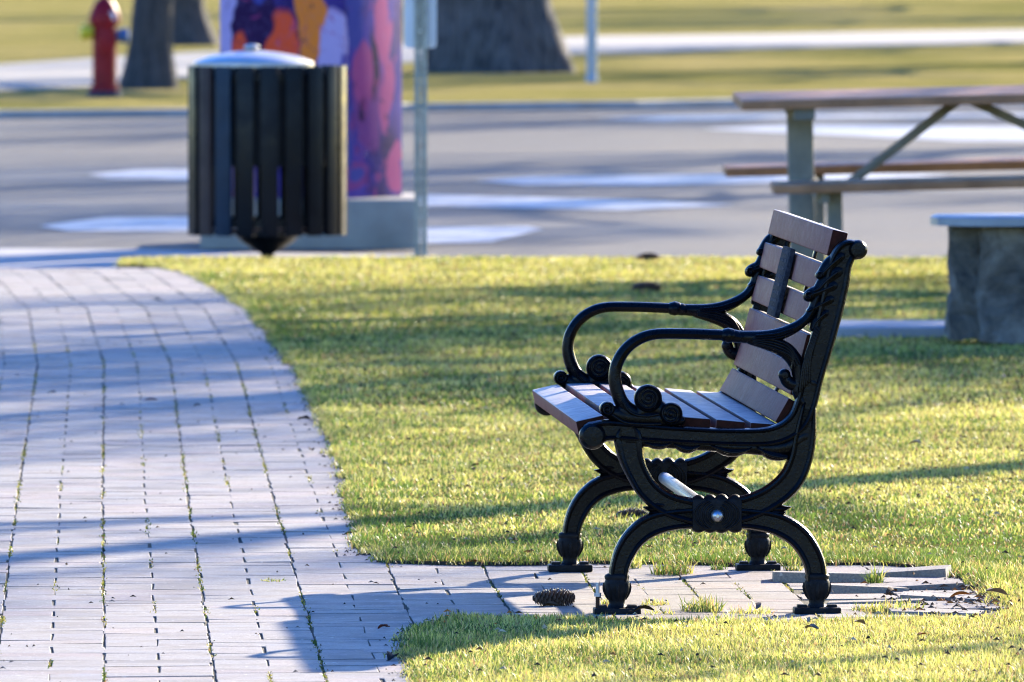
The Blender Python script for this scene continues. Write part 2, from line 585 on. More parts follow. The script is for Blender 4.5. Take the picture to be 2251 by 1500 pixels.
def brick_mesh(name, lx, ly, seed):
    r = random.Random(seed)
    c = 0.0007
    h = 0.05
    x, y = lx / 2, ly / 2
    j = lambda a=0.0012: r.uniform(-a, a)
    top = [(-x + c + j(), -y + c + j(), 0), (x - c + j(), -y + c + j(), 0), (x - c + j(), y - c + j(), 0), (-x + c + j(), y - c + j(), 0)]
    mid = [(-x + j(), -y + j(), -c), (x + j(), -y + j(), -c), (x + j(), y + j(), -c), (-x + j(), y + j(), -c)]
    low = [(a, b, -h) for a, b, _ in mid]
    fs = [(0, 1, 2, 3)]
    for k in range(4):
        k2 = (k + 1) % 4
        fs.append((4 + k, 4 + k2, k2, k))
        fs.append((8 + k, 8 + k2, 4 + k2, 4 + k))
    me = bpy.data.meshes.new(name)
    me.from_pydata(top + mid + low, [], fs)
    me.materials.append(M['brick'])
    return me
LONG = [brick_mesh('brick', BK / 2 - 0.0050, BK - 0.0014, s) for s in range(5)]
CROSS = [brick_mesh('brick', BK - 0.0068, BK / 2 - 0.0010, 20 + s) for s in range(5)]

bricks = []    # x, y, rz, long?, depth-size
y = 24.6
row = 0
rr = random.Random(3)
while y + BK / 2 < PATH_END - 0.02:
    yc = y + BK / 2
    x0 = float(np.interp(yc, LY, LX))
    sl = (float(np.interp(yc + 0.1, LY, LX)) - float(np.interp(yc - 0.1, LY, LX))) / 0.2
    rz = -math.atan(sl)
    for k in range(-14, 18):
        xc = x0 + (k + 0.5) * BK
        if xc < -0.042 * yc - 0.9 or xc > 1.3: continue
        ca, sa = math.cos(rz), math.sin(rz)
        if (row + k) % 2:
            offs = [(-BK / 4, 0, True), (BK / 4, 0, True)]
        else:
            offs = [(0, -BK / 4, False), (0, BK / 4, False)]
        for ox, oy, lg in offs:
            bricks.append((xc + ca * ox - sa * oy, yc + sa * ox + ca * oy, rz, lg))
    y += BK
    row += 1
bx = np.array([b[0] for b in bricks]); by = np.array([b[1] for b in bricks])
keep = ~pip(bx - 0.05, by, lawn_poly) | ~pip(bx + 0.05, by, lawn_poly) | ~pip(bx, by + 0.09, lawn_poly) | ~pip(bx, by - 0.06, lawn_poly)
LW = [tuple(at(*p))[:2] for p in ((1800, 1276), (1985, 1268), (1890, 1300), (2010, 1294), (2085, 1318), (2060, 1350), (1925, 1326))]
for q in LW: keep &= ~((np.abs(bx - q[0]) < 0.16) & (np.abs(by - q[1]) < 0.085))
bricks = [b for b, k in zip(bricks, keep) if k]
def seen(b):
    u = 1125.5 + b[0] / b[1] * F
    v = F * H / b[1] - 240
    return -40 < u < 2290 and v < 1545
order = sorted(range(len(bricks)), key=lambda i: (not seen(bricks[i]), bricks[i][1]))
LOOSE = 7
single = set(order[:300 - LOOSE])
stuffv, stufff, tones = [], [], []
brick_objs = []
for i, (x, y, rz, lg) in enumerate(bricks):
    me = (LONG if lg else CROSS)[rr.randrange(5)]
    sp = 1.0
    gx = (hgt(x + 0.05, y) - hgt(x - 0.05, y)) / 0.1
    gy = (hgt(x, y + 0.05) - hgt(x, y - 0.05)) / 0.1
    tilt = (rr.gauss(0, 0.0012), rr.gauss(0, 0.0030))
    z = hgt(x, y) + rr.gauss(0, 0.00025) + (rr.choice((-0.0012, 0.0012)) if rr.random() < 0.10 else 0.0)
    rot = Matrix.Rotation(rz + rr.gauss(0, 0.008) + (math.pi if rr.random() < 0.5 else 0), 4, 'Z')
    mt = Matrix.Translation((x + rr.gauss(0, 0.0016), y + rr.gauss(0, 0.001), z)) @ Matrix.Rotation(gy, 4, 'X') @ Matrix.Rotation(-gx, 4, 'Y') @ rot @ Matrix.Rotation(tilt[0], 4, 'X') @ Matrix.Rotation(tilt[1], 4, 'Y')
    if i in single:
        o = bpy.data.objects.new('brick', me)
        COL.objects.link(o)
        o.parent = path
        o.matrix_world = mt
    else:
        b0 = len(stuffv)
        stuffv += [tuple(mt @ v.co) for v in me.vertices]
        stufff += [tuple(k + b0 for k in p.vertices) for p in me.polygons]
        tones += [rr.random()] * len(me.polygons)
me = bpy.data.meshes.new('brick_courses')
me.from_pydata(stuffv, [], stufff)
a = me.attributes.new('tone', 'FLOAT', 'FACE')
a.data.foreach_set('value', tones)
me.materials.append(M['brick_attr'])
bc = bpy.data.objects.new('brick_courses', me)
COL.objects.link(bc)
bc.parent = path
bc['kind'] = 'stuff'
# heaved bricks at the ragged end of the spur
loose = [((1800, 1276), 0.019, -0.03, 0.02, 0.02, 1.55), ((1985, 1268), 0.017, 0.03, -0.07, -0.14, 1.5), ((1890, 1300), 0.013, -0.03, 0.05, 0.10, 1.1),
         ((2010, 1294), 0.012, 0.03, -0.05, 0.08, 1.3), ((2085, 1318), 0.009, 0.02, 0.05, -0.10, 1.3), ((2060, 1350), 0.008, 0.02, 0.03, 0.05, 1.3), ((1925, 1326), 0.006, -0.02, -0.03, -0.06, 1.3)]
for (p, z, rx, ry, rz, s) in loose:
    o = bpy.data.objects.new('brick', CROSS[rr.randrange(5)])
    COL.objects.link(o)
    o.parent = path
    w = at(p[0], p[1], 0)
    o.location = (w.x, w.y, z)
    o.rotation_euler = (rx, ry, rz)
    o.scale = (0.93 if s == 1.0 else 0.98, 1.0, 1.0)

# ------------------------------------------------------------------ grass
def blades(name, x, y, z, h, w, lean, col, parent=None):
    n = len(x)
    th = rng.random(n) * 2 * np.pi
    ph = rng.random(n) * 2 * np.pi
    dx, dy = np.cos(th), np.sin(th)            # lean direction
    wx, wy = np.cos(ph) * w / 2, np.sin(ph) * w / 2
    m = h * 0.55
    ax = np.sin(lean * 0.5); az = np.cos(lean * 0.5)
    bx_, bz_ = np.sin(lean), np.cos(lean)
    V = np.zeros((n, 5, 3), np.float32)
    V[:, 0] = np.stack([x - wx, y - wy, z], 1)
    V[:, 1] = np.stack([x + wx, y + wy, z], 1)
    mx, my, mz = x + dx * ax * m, y + dy * ax * m, z + az * m
    V[:, 2] = np.stack([mx + wx * 0.8, my + wy * 0.8, mz], 1)
    V[:, 3] = np.stack([mx - wx * 0.8, my - wy * 0.8, mz], 1)
    V[:, 4] = np.stack([mx + dx * bx_ * (h - m), my + dy * bx_ * (h - m), mz + bz_ * (h - m)], 1)
    base = (np.arange(n) * 5)[:, None]
    loops = (base + np.array([0, 1, 2, 3, 3, 2, 4])[None]).astype(np.int32).ravel()
    starts = ((np.arange(n) * 7)[:, None] + np.array([0, 4])[None]).astype(np.int32).ravel()
    me = bpy.data.meshes.new(name)
    me.vertices.add(n * 5)
    me.vertices.foreach_set('co', V.ravel())
    me.loops.add(n * 7)
    me.loops.foreach_set('vertex_index', loops)
    me.polygons.add(n * 2)
    me.polygons.foreach_set('loop_start', starts)
    me.update(calc_edges=True)
    a = me.attributes.new('tint', 'FLOAT_COLOR', 'POINT')
    c = np.ones((n, 5, 4), np.float32)
    c[:, :, :3] = col[:, None, :]
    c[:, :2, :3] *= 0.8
    a.data.foreach_set('color', c.ravel())
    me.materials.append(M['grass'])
    o = bpy.data.objects.new(name, me)
    COL.objects.link(o)
    if parent is not None: o.parent = parent
    return o

STRAW = np.array([0.52, 0.45, 0.17]); YEL = np.array([0.40, 0.41, 0.06]); GRN = np.array([0.15, 0.22, 0.035]); DRK = np.array([0.055, 0.10, 0.02]); TAN = np.array([0.36, 0.22, 0.10])
def tints(x, y, green):
    n = len(x)
    u = rng.random(n)
    g = np.clip(green + (vnoise(x, y, 0.28, 4) - 0.5) * 0.75 + (vnoise(x, y * 0.6, 1.1, 5) - 0.5) * 0.75, 0.03, 0.97)
    c = np.empty((n, 3))
    k = rng.random((n, 1))
    isg = u < g
    c[isg] = (GRN + (DRK - GRN) * k * 0.9)[isg]
    nog = ~isg
    c[nog] = (YEL + (STRAW - YEL) * k)[nog]
    t = rng.random(n) < 0.08
    c[t] = TAN
    return np.clip(c * (0.88 + 0.48 * rng.random((n, 1))) * (0.8 + 0.35 * vnoise(x, y, 0.17, 9))[:, None], 0, 1)

ex = np.array([b[0] for b in border]); ey = np.array([b[1] for b in border])
def edge_dist(x, y, mx=0.6):
    out = np.full(len(x), 9.0)
    for i0 in range(0, len(x), 20000):
        xs = x[i0:i0 + 20000, None]; ys = y[i0:i0 + 20000, None]
        out[i0:i0 + 20000] = np.sqrt((xs - ex[None]) ** 2 + (ys - ey[None]) ** 2).min(1)
    return out
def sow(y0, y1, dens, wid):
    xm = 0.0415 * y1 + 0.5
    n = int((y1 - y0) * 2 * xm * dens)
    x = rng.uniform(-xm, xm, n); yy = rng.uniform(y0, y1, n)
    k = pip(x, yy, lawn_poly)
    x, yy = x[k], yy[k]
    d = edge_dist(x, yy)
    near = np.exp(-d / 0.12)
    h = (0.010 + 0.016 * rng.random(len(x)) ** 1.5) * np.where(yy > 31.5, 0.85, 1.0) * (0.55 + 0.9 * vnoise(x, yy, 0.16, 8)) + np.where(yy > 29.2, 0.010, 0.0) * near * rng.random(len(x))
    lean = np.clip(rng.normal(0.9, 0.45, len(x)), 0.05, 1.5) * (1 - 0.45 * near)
    green = 0.30 + 0.42 * near + np.where((yy > 30.8) & (yy < 32.7) & (x > -0.5), 0.30, 0.0) * np.clip((32.7 - yy) / 0.8, 0, 1) - np.where(yy < 29.2, 0.13, 0.0) + np.where(yy > 44, 0.02, 0)  # strip behind the bench: greener blades, its tree shade put into the tint
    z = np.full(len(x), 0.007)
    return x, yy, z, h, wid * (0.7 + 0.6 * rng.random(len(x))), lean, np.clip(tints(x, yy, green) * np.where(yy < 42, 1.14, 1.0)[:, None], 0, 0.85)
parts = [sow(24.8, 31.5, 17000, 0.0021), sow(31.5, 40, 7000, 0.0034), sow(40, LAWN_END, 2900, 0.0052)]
def sow_edge(n):
    i = rng.integers(0, len(border) - 1, n)
    t = rng.random(n)
    P = np.array(border)
    x = P[i, 0] + (P[i + 1, 0] - P[i, 0]) * t + rng.normal(0, 0.014, n)
    yy = P[i, 1] + (P[i + 1, 1] - P[i, 1]) * t + rng.normal(0, 0.02, n)
    h = rng.uniform(0.012, 0.030, n) * np.where(yy > 29.2, 1.0, 0.8)
    return x, yy, np.full(n, 0.002), h, rng.uniform(0.0018, 0.0036, n), rng.uniform(0.5, 1.45, n), tints(x, yy, np.full(n, 0.45))
parts.append(sow_edge(26000))
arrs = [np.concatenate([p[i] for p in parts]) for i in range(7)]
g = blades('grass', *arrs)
tag(g, 'short winter grass blades covering the near lawn', 'grass', kind='stuff')

# moss and tiny weeds in the joints
mx_, my_ = [], []
yy = 25.0
while yy < 46:
    x0 = float(np.interp(yy, LY, LX))
    for k in range(-6, 8):
        for s in (0, 0.5):
            p = vnoise(k * 3.1 + s, yy, 0.5, 12)
            if p > (0.55 if s == 0 else 0.72):
                mx_.append(x0 + (k + s) * BK + rng.normal(0, 0.004)); my_.append(yy + rng.uniform(-0.02, 0.02))
    yy += 0.012
mx_ = np.array(mx_); my_ = np.array(my_)
k = ~pip(mx_, my_, lawn_poly) & (mx_ < 1.2)
mx_, my_ = mx_[k], my_[k]
o = blades('joint_moss', mx_, my_, np.array([hgt(a_, b_) for a_, b_ in zip(mx_, my_)]) - 0.004, rng.uniform(0.004, 0.011, len(mx_)), np.full(len(mx_), 0.005), rng.uniform(0.3, 1.4, len(mx_)), tints(mx_, my_, np.full(len(mx_), 0.5)) * 0.6, path)
o['kind'] = 'stuff'

# single tufts growing up through the spur
def tuft(px, py, n, r, h, green, label):
    c = at(px, py, 0)
    a = rng.random(n) * 2 * np.pi; q = np.sqrt(rng.random(n)) * r
    x = np.cos(a) * q; y_ = np.sin(a) * q * 1.6
    o = blades('grass_tuft', x, y_, np.full(n, -0.004), h * (0.5 + 0.7 * rng.random(n)), np.full(n, 0.0032), rng.uniform(0.15, 1.25, n), tints(x + px, y_ + py, np.full(n, green)))
    o.location = (c.x, c.y, 0)
    tag(o, label, 'grass tuft', 'grass tufts growing through the paving')
tuft(1545, 1347, 230, 0.048, 0.045, 0.05, 'largest yellow-green grass tuft on the paving midway between the near bench feet')
tuft(1440, 1332, 90, 0.035, 0.022, 0.1, 'small flat yellow grass tuft beside the largest tuft under the bench')
tuft(1650, 1352, 120, 0.050, 0.028, 0.08, 'low spreading yellow tuft between the largest tuft and the rear near foot')
tuft(1450, 1354, 70, 0.035, 0.022, 0.2, 'thin yellow tuft at the edge of the front lawn below the bench')
tuft(1330, 1334, 60, 0.020, 0.030, 0.15, 'yellow tuft tucked behind the anchor bolt at the front near foot')
tuft(1478, 1262, 190, 0.050, 0.045, 0.6, 'dark green and brown tuft at the lawn edge seen between the near legs')
tuft(1582, 1254, 60, 0.022, 0.026, 0.75, 'small green tuft on the paving beside the rear far foot')
tuft(1392, 1250, 70, 0.022, 0.05, 0.35, 'tall thin olive tuft just right of the near front leg')
tuft(1975, 1346, 190, 0.055, 0.035, 0.15, 'yellow-green tuft on the paving right of the rear near foot')
tuft(1905, 1345, 110, 0.040, 0.028, 0.3, 'brownish straw tuft touching the rear near foot plate')
tuft(1925, 1288, 70, 0.016, 0.055, 0.75, 'bright green upright sprig between the heaved bricks')
tuft(1895, 1240, 60, 0.030, 0.026, 0.5, 'green tuft at the back lawn edge above the heaved bricks')
tuft(1745, 1256, 60, 0.022, 0.035, 0.4, 'olive tuft right beside the rear far foot plate')
tuft(602, 1276, 60, 0.030, 0.010, 0.8, 'flat patch of dark green moss on the sunlit path')

# ------------------------------------------------------------------ bench
S0 = 975.0
OX, OZ = 1575.0, 1352.0
base = at(OX, OZ, 0)
LEN = 1.86
bench = empty('park_bench', (base.x, base.y, 0.0), R(3.0))
tag(bench, 'black cast iron park bench with taupe slats and a plaque on the brick spur', 'bench')
def L(px, py, w=None):
    a = ((px - OX) / S0, (OZ - py) / S0)
    return a if w is None else (a[0], a[1], w / S0)
def LL(lst): return [L(*p) for p in lst]

def frame_mb():
    m = MB()
    T = 0.021
    # upright, sweeping down and forward into the seat rail
    m.stroke(LL([(1884, 552, 20), (1862, 553, 25), (1846, 580, 27), (1838, 620, 29), (1822, 690, 29), (1803, 765, 27), (1785, 830, 25), (1770, 890, 25), (1748, 932, 25), (1700, 958, 22), (1620, 962, 20), (1500, 957, 20), (1400, 950, 21), (1335, 946, 24), (1303, 955, 29)]), T, sec=SEC_BEAD, n=7)
    m.lathe([(0.001, -0.026), (0.016, -0.025), (0.021, -0.018), (0.0225, 0.0), (0.021, 0.018), (0.016, 0.025), (0.001, 0.026)], (L(1885, 550)[0], 0, L(1885, 550)[1]), 24, 'Y')
    m.lathe([(0.001, -0.027), (0.022, -0.026), (0.029, -0.018), (0.031, 0.0), (0.029, 0.018), (0.022, 0.026), (0.001, 0.027)], (L(1302, 958)[0], 0, L(1302, 958)[1]), 28, 'Y')
    # deep belly of the rail
    m.stroke(LL([(1375, 968, 12), (1500, 975, 13), (1620, 983, 14), (1720, 985, 18), (1768, 960, 20)]), T * 0.8)
    # upper U: two limbs running down into the cross member
    m.stroke(LL([(1381, 965, 33), (1386, 1000, 29), (1400, 1038, 25), (1425, 1078, 25), (1465, 1108, 27), (1520, 1124, 30), (1575, 1129, 33)]), T, sec=SEC_BEAD)
    m.stroke(LL([(1776, 900, 18), (1768, 960, 26), (1758, 1012, 27), (1736, 1058, 28), (1694, 1094, 28), (1640, 1118, 30), (1575, 1129, 33)]), T, sec=SEC_BEAD)
    # lower arch: two curved legs
    m.stroke(LL([(1358, 1275, 21), (1362, 1245, 22), (1374, 1212, 24), (1396, 1180, 25), (1430, 1155, 26), (1480, 1142, 24), (1540, 1138, 24), (1575, 1137, 25)]), T, sec=SEC_BEAD)
    m.stroke(LL([(1795, 1275, 23), (1791, 1243, 24), (1776, 1208, 25), (1750, 1176, 26), (1708, 1152, 26), (1660, 1142, 24), (1610, 1138, 24), (1575, 1137, 25)]), T, sec=SEC_BEAD)
    # pointed leaf barbs
    for sx, cx in ((-1, 1440), (1, 1712)):
        for (dx, dy, ln, w) in ((0, 0, 26, 9), (6, -9, 18, 8), (4, 8, 18, 8)):
            x0 = cx + sx * dx * -1
            m.stroke(LL([(x0 - sx * 8, 1119 + dy, w + 3), (x0 + sx * ln * 0.5, 1118 + dy * 1.2, w * 0.7), (x0 + sx * ln, 1115 + dy * 1.5, 1.5)]), T * 0.8, n=4)
    # leaves under the rail
    for lst in ([(1418, 972, 6), (1436, 977, 10), (1456, 978, 10), (1474, 972, 5)], [(1482, 975, 6), (1498, 983, 11), (1516, 986, 11), (1536, 979, 6)], [(1562, 978, 6), (1590, 989, 12), (1612, 993, 12), (1634, 990, 9), (1650, 984, 5)], [(1664, 984, 6), (1690, 998, 12), (1712, 1003, 11), (1728, 1004, 7)]):
        m.stroke(LL(lst), T * 0.85, n=4)
        m.stroke(LL([(a, b + 2, w * 0.28) for a, b, w in lst]), 0.003, y0=-T * 0.86, n=3)
    # acanthus leaves along the front of the upright
    for lst in ([(1846, 566, 16), (1826, 583, 18), (1810, 599, 14), (1800, 606, 9)], [(1838, 600, 20), (1815, 618, 17), (1800, 634, 13), (1789, 640, 8)],
                [(1828, 630, 18), (1800, 642, 16), (1783, 648, 14), (1777, 652, 13)], [(1822, 660, 16), (1800, 672, 13), (1784, 680, 9), (1776, 684, 5)], [(1812, 690, 14), (1794, 706, 12), (1786, 722, 8)]):
        m.stroke(LL(lst), T * 0.92, n=4)
        m.stroke(LL([(a, b, w * 0.22) for a, b, w in lst]), 0.003, y0=-T * 0.93, n=3)
    for (px, py, r) in ((1776, 651, 9), (1801, 605, 7)):
        x_, z_ = L(px, py)
        pts = [(x_ + math.cos(a) * (r / S0) * (1 - a / 11), z_ + math.sin(a) * (r / S0) * (1 - a / 11), 0.0022) for a in np.linspace(0, 9, 14)]
        for sgn in (-1, 1): m.stroke(pts, 0.004, y0=sgn * T * 0.9, n=2)
    # little heel on the back edge
    m.stroke(LL([(1786, 842, 16), (1798, 846, 8)]), T * 0.8, n=3)
    # rosette ribs on the lower upright
    for i in range(5):
        m.stroke(LL([(1757 + i * 5, 860 - i * 5, 3), (1765 + i * 4, 800 - i * 4, 3), (1790 + i * 3, 720, 2)]), 0.0035, y0=-T * 0.93, n=4)
    return m

def arm_mb():
    m = MB()
    T = 0.019
    # hoop of the arm
    m.stroke(LL([(1398, 912, 17), (1372, 892, 16), (1357, 862, 15), (1351, 828, 14), (1357, 797, 13.5), (1376, 767, 13), (1404, 746, 12.5), (1440, 735, 12), (1500, 734, 12), (1560, 736, 12), (1600, 738, 12), (1642, 742, 14), (1690, 741, 15), (1730, 729, 13), (1765, 709, 11), (1784, 685, 11), (1795, 655, 11)]), T, sec=SEC_ROUND, n=7)
    # collar on the arm
    m.stroke(LL([(1597, 738, 16), (1601, 738, 17), (1605, 738, 16)]), T * 1.2, n=3)
    m.stroke(LL([(1610, 739, 14), (1616, 740, 14.5), (1621, 741, 14)]), T * 1.1, n=3)
    # lower leaf branch dropping to the upright
    m.stroke(LL([(1650, 747, 12), (1695, 757, 17), (1728, 772, 18), (1750, 800, 17), (1757, 832, 15), (1752, 858, 12), (1762, 885, 12)]), T * 0.95, n=6)
    for k in range(4):
        m.stroke(LL([(1655, 745 + k * 3, 2.5), (1700, 748 + k * 6, 3), (1735 + k * 1, 764 + k * 7, 3), (1757 - k * 6, 800 + k * 4, 2)]), 0.0035, y0=-T * 0.9, n=5)
    for k in range(3):
        m.stroke(LL([(1660, 738 + k * 4, 2.2), (1705, 734 + k * 5, 2.5), (1742, 722 + k * 5, 2)]), 0.0035, y0=-T * 0.95, n=5)
    m.stroke(LL([(1757, 846, 13), (1742, 846, 14), (1730, 838, 14), (1724, 826, 13)]), T * 0.9, n=4)
    for (px, py, r) in ((1724, 825, 14),):
        x_, z_ = L(px, py)
        q = r / S0
        m.lathe([(0.0005, -T), (q * 0.5, -T * 0.95), (q * 0.92, -T * 0.6), (q, 0), (q * 0.92, T * 0.6), (q * 0.5, T * 0.95), (0.0005, T)], (x_, 0, z_), 14, 'Y')
    # foot of the arm resting on the seat rail
    m.stroke(LL([(1331, 902, 13), (1352, 909, 18), (1380, 917, 21), (1420, 919, 22), (1462, 921, 20), (1494, 924, 12)]), T, n=5)
    m.stroke(LL([(1372, 905, 20), (1388, 917, 20), (1406, 910, 20), (1420, 893, 24), (1428, 880, 26)]), T * 0.95, n=4)
    m.stroke(LL([(1428, 890, 26), (1448, 902, 22), (1462, 908, 20), (1476, 912, 20)]), T * 0.95, n=4)
    m.stroke(LL([(1366, 880, 3), (1380, 902, 3.5), (1400, 912, 3.5), (1424, 914, 3.5), (1446, 910, 3)]), 0.004, y0=-T * 0.98, n=5)
    m.stroke(LL([(1345, 912, 3), (1372, 928, 3.5), (1410, 932, 3.5), (1450, 932, 3)]), 0.004, y0=-T * 0.98, n=5)
    return m

def scroll_mb(px, py, r, turns, flip=1, T=0.022):
    m = MB()
    x_, z_ = L(px, py)
    q = r / S0
    m.lathe([(0.0005, -T * 0.72), (q * 0.72, -T * 0.72), (q * 0.86, -T), (q * 0.97, -T * 0.8), (q, 0), (q * 0.97, T * 0.8), (q * 0.86, T), (q * 0.72, T * 0.72), (0.0005, T * 0.72)], (x_, 0, z_), 28, 'Y')
    pts = []
    for a in np.linspace(0, turns * 2 * math.pi, int(turns * 14)):
        k = 0.80 * (1 - a / (turns * 2 * math.pi) * 0.82)
        pts.append((x_ + flip * math.cos(a + 2.0) * q * k, z_ + math.sin(a + 2.0) * q * k, 0.0032))
    for sgn in (-1, 1): m.stroke(pts, 0.006, y0=sgn * T * 0.75, n=2)
    m.lathe([(0.0005, -T * 1.02), (q * 0.13, -T * 0.98), (q * 0.2, -T * 0.75), (q * 0.2, T * 0.75), (q * 0.13, T * 0.98), (0.0005, T * 1.02)], (x_, 0, z_), 12, 'Y')
    return m

def foot_mb(px):
    m = MB()
    x_ = L(px, 0)[0]
    z = lambda py: (OZ - py) / S0
    prof = [(0.018, z(1346)), (0.030, z(1344)), (0.030, z(1339)), (0.022, z(1334)), (0.0175, z(1326)), (0.019, z(1318)), (0.0235, z(1309)), (0.0278, z(1299)), (0.0295, z(1290)), (0.0290, z(1281)), (0.0262, z(1274)), (0.0275, z(1271)), (0.0285, z(1267)), (0.0265, z(1263)), (0.020, z(1260))]
    m.lathe(prof, (x_, 0, 0), 22, 'Z', 1.0, 0.95)
    for k in range(8):
        a = k * math.pi / 4
        pts = [(x_ + math.cos(a) * r * 1.0, math.sin(a) * r * 0.95, zz) for r, zz in prof[5:10]]
        m.tube(pts, [0.002, 0.004, 0.0045, 0.004, 0.002], 6)
    m.box((x_, 0, 0.0085), (0.106, 0.062, 0.017), None, 0.004)
    m.box((x_ - 0.034, 0.0, 0.0185), (0.022, 0.03, 0.010), None, 0.003)
    m.box((x_ + 0.034, 0.0, 0.0185), (0.022, 0.03, 0.010), None, 0.003)
    return m

def medallion_mb():
    m = MB()
    cx, cz = L(1575, 1131)
    T = 0.024
    m.box((cx, 0, cz), (0.112, 2 * T, 0.072), None, 0.006)
    for sx in (-1, 1):
        for r in (0.018, 0.026, 0.034, 0.042, 0.050):
            pts = []
            for a in np.linspace(-62, 62, 9):
                pts.append((cx + sx * math.cos(R(a)) * r * 1.05, cz + math.sin(R(a)) * min(r, 0.037) * 0.95, 0.0022))
            for sg in (-1, 1): m.stroke(pts, 0.0042, y0=sg * T, n=2)
    for dx, w in ((-0.040, 0.008), (-0.014, 0.009), (0.012, 0.010), (0.042, 0.009)):
        m.stroke([(cx + dx - 0.012, cz + 0.033, w * 0.7), (cx + dx, cz + 0.037, w), (cx + dx + 0.011, cz + 0.033, w * 0.6)], T * 0.92, n=3)
        m.stroke([(cx + dx - 0.010, cz - 0.034, w * 0.6), (cx + dx, cz - 0.036, w * 0.7), (cx + dx + 0.010, cz - 0.034, w * 0.5)], T * 0.92, n=3)
    return m

protos = []
fr = frame_mb().build('end_frame', M['iron'], bench)
md = medallion_mb().build('medallion', M['iron_dusty'], fr)
cn = MB()
cx, cz = L(1575, 1133)
cn.lathe([(0.0145, -0.023), (0.0145, -0.027), (0.012, -0.033), (0.0085, -0.037), (0.004, -0.0385), (0.0035, -0.036), (0.0005, -0.036)], (cx, 0, cz), 20, 'Y')
cn = cn.build('cap_nut', M['steel'], fr)
ar = arm_mb().build('armrest', M['iron'], bench)
for (px, py, r, t, fl_) in ((1424, 876, 31, 2.2, 1), (1474, 910, 26, 1.8, 1), (1334, 899, 17, 1.5, -1)):
    scroll_mb(px, py, r, t, fl_).build('scroll', M['iron'], ar)
for px in (1356, 1796):
    foot_mb(px).build('foot', M['iron_dusty'], bench)
for o in kids(bench):                      # the far end is a twin of the near end
    c = copy_tree(o, bench)
    c.location.y = LEN

def slat(lst, name):
    """lst: (front-top x,z) (front-bottom x,z) and thickness going to the back"""
    (x0, z0), (x1, z1), th, side_ = lst
    m = MB()
    d = Vector((x1 - x0, 0, z1 - z0))
    ln = d.length
    d.normalize()
    nrm = Vector((-d.z, 0, d.x)) * side_
    c = Vector((x0, 0, z0)) + d * ln / 2 + nrm * th / 2
    mat = Matrix((d, Vector((0, 1, 0)), nrm)).transposed()
    jit = random.uniform(-0.003, 0.003)
    m.box((c.x, LEN / 2 + jit, c.z), (ln, LEN - 0.030, th), mat.to_3x3(), 0.0035)
    o = m.build(name, M['slat'], bench, ang=60)
    o.data.materials.append(M['slat_end'])
    o.data.materials.append(M['slat_top'])
    for p in o.data.polygons:
        if abs(p.normal.y) > 0.8: p.material_index = 1
        elif p.normal.z > 0.75: p.material_index = 2
    return o

back = [((0.263, 0.868), (0.249, 0.809)), ((0.242, 0.789), (0.228, 0.729)), ((0.225, 0.710), (0.209, 0.650)), ((0.205, 0.632), (0.190, 0.572)), ((0.188, 0.559), (0.166, 0.496)), ((0.164, 0.488), (0.133, 0.434))]
for a, b in back: slat((a, b, 0.036, 1), 'back_slat')
seat = [((-0.317, 0.436), (-0.255, 0.450)), ((-0.236, 0.451), (-0.172, 0.452)), ((-0.156, 0.451), (-0.092, 0.448)), ((-0.078, 0.446), (-0.012, 0.441)), ((0.001, 0.440), (0.066, 0.434)), ((0.078, 0.433), (0.142, 0.428))]
for a, b in seat: slat((a, b, 0.034, -1) if False else (b, a, 0.034, 1), 'seat_slat')

# steel pipe between the two medallions
m = MB()
m.tube([(cx, 0.02, cz), (cx, LEN - 0.02, cz)], 0.0145, 18)
m.build('crossbar', M['pipe'], bench)
# strap that holds the slats in the middle, behind the back and under the seat
m = MB()
sp = [(0.294, 0.858), (0.291, 0.840), (0.288, 0.82), (0.283, 0.80), (0.262, 0.72), (0.240, 0.64), (0.222, 0.56), (0.198, 0.49), (0.165, 0.425), (0.14, 0.395), (0.06, 0.393), (-0.06, 0.404), (-0.18, 0.411), (-0.255, 0.408), (-0.290, 0.396)]
m.stroke([(x + 0.012, z - 0.004, 0.005) for x, z in sp], 0.024, y0=LEN / 2, n=4)
m.lathe([(0.001, -0.028), (0.010, -0.026), (0.012, 0), (0.010, 0.026), (0.001, 0.028)], (-0.268, LEN / 2, 0.396), 14, 'Y')
m.build('centre_strap', M['iron'], bench)
# plaque on the backrest
m = MB()
p0, p1 = Vector((0.239, 0, 0.800)), Vector((0.200, 0, 0.640))
d = (p1 - p0); ln = d.length; d.normalize()
nr = Vector((d.z, 0, -d.x))
if nr.x > 0: nr = -nr
mt = Matrix((Vector((0, 1, 0)), -d, nr)).transposed().to_3x3()
cc = p0 + d * ln / 2 + nr * 0.006
m.box((cc.x, LEN / 2, cc.z), (0.25, ln, 0.012), mt, 0.003)
plq = m.build('plaque', M['plaque'], bench)
m = MB()
rp = random.Random(4)
for rowi in range(8):
    v = ln * (0.42 - rowi * 0.115)
    u = -0.10 + rp.uniform(0, 0.03)
    while u < 0.095:
        w = rp.uniform(0.006, 0.022)
        hh = rp.uniform(0.005, 0.009)
        q = cc + Vector((0, LEN / 2 + u + w / 2, 0)) - d * v * 1.0 + nr * 0.0068
        m.box((q.x, q.y, q.z), (w, hh, 0.0016), mt)
        u += w + rp.uniform(0.004, 0.008)
M['plaque_relief'] = simple('worn plaque relief', (0.05, 0.056, 0.07), 0.8, 0, 0.4, 90, 0.2, 200, 0.002, 0.04)
tx = m.build('plaque_relief', M['plaque_relief'], plq, smooth=False)
tx['kind'] = 'stuff'
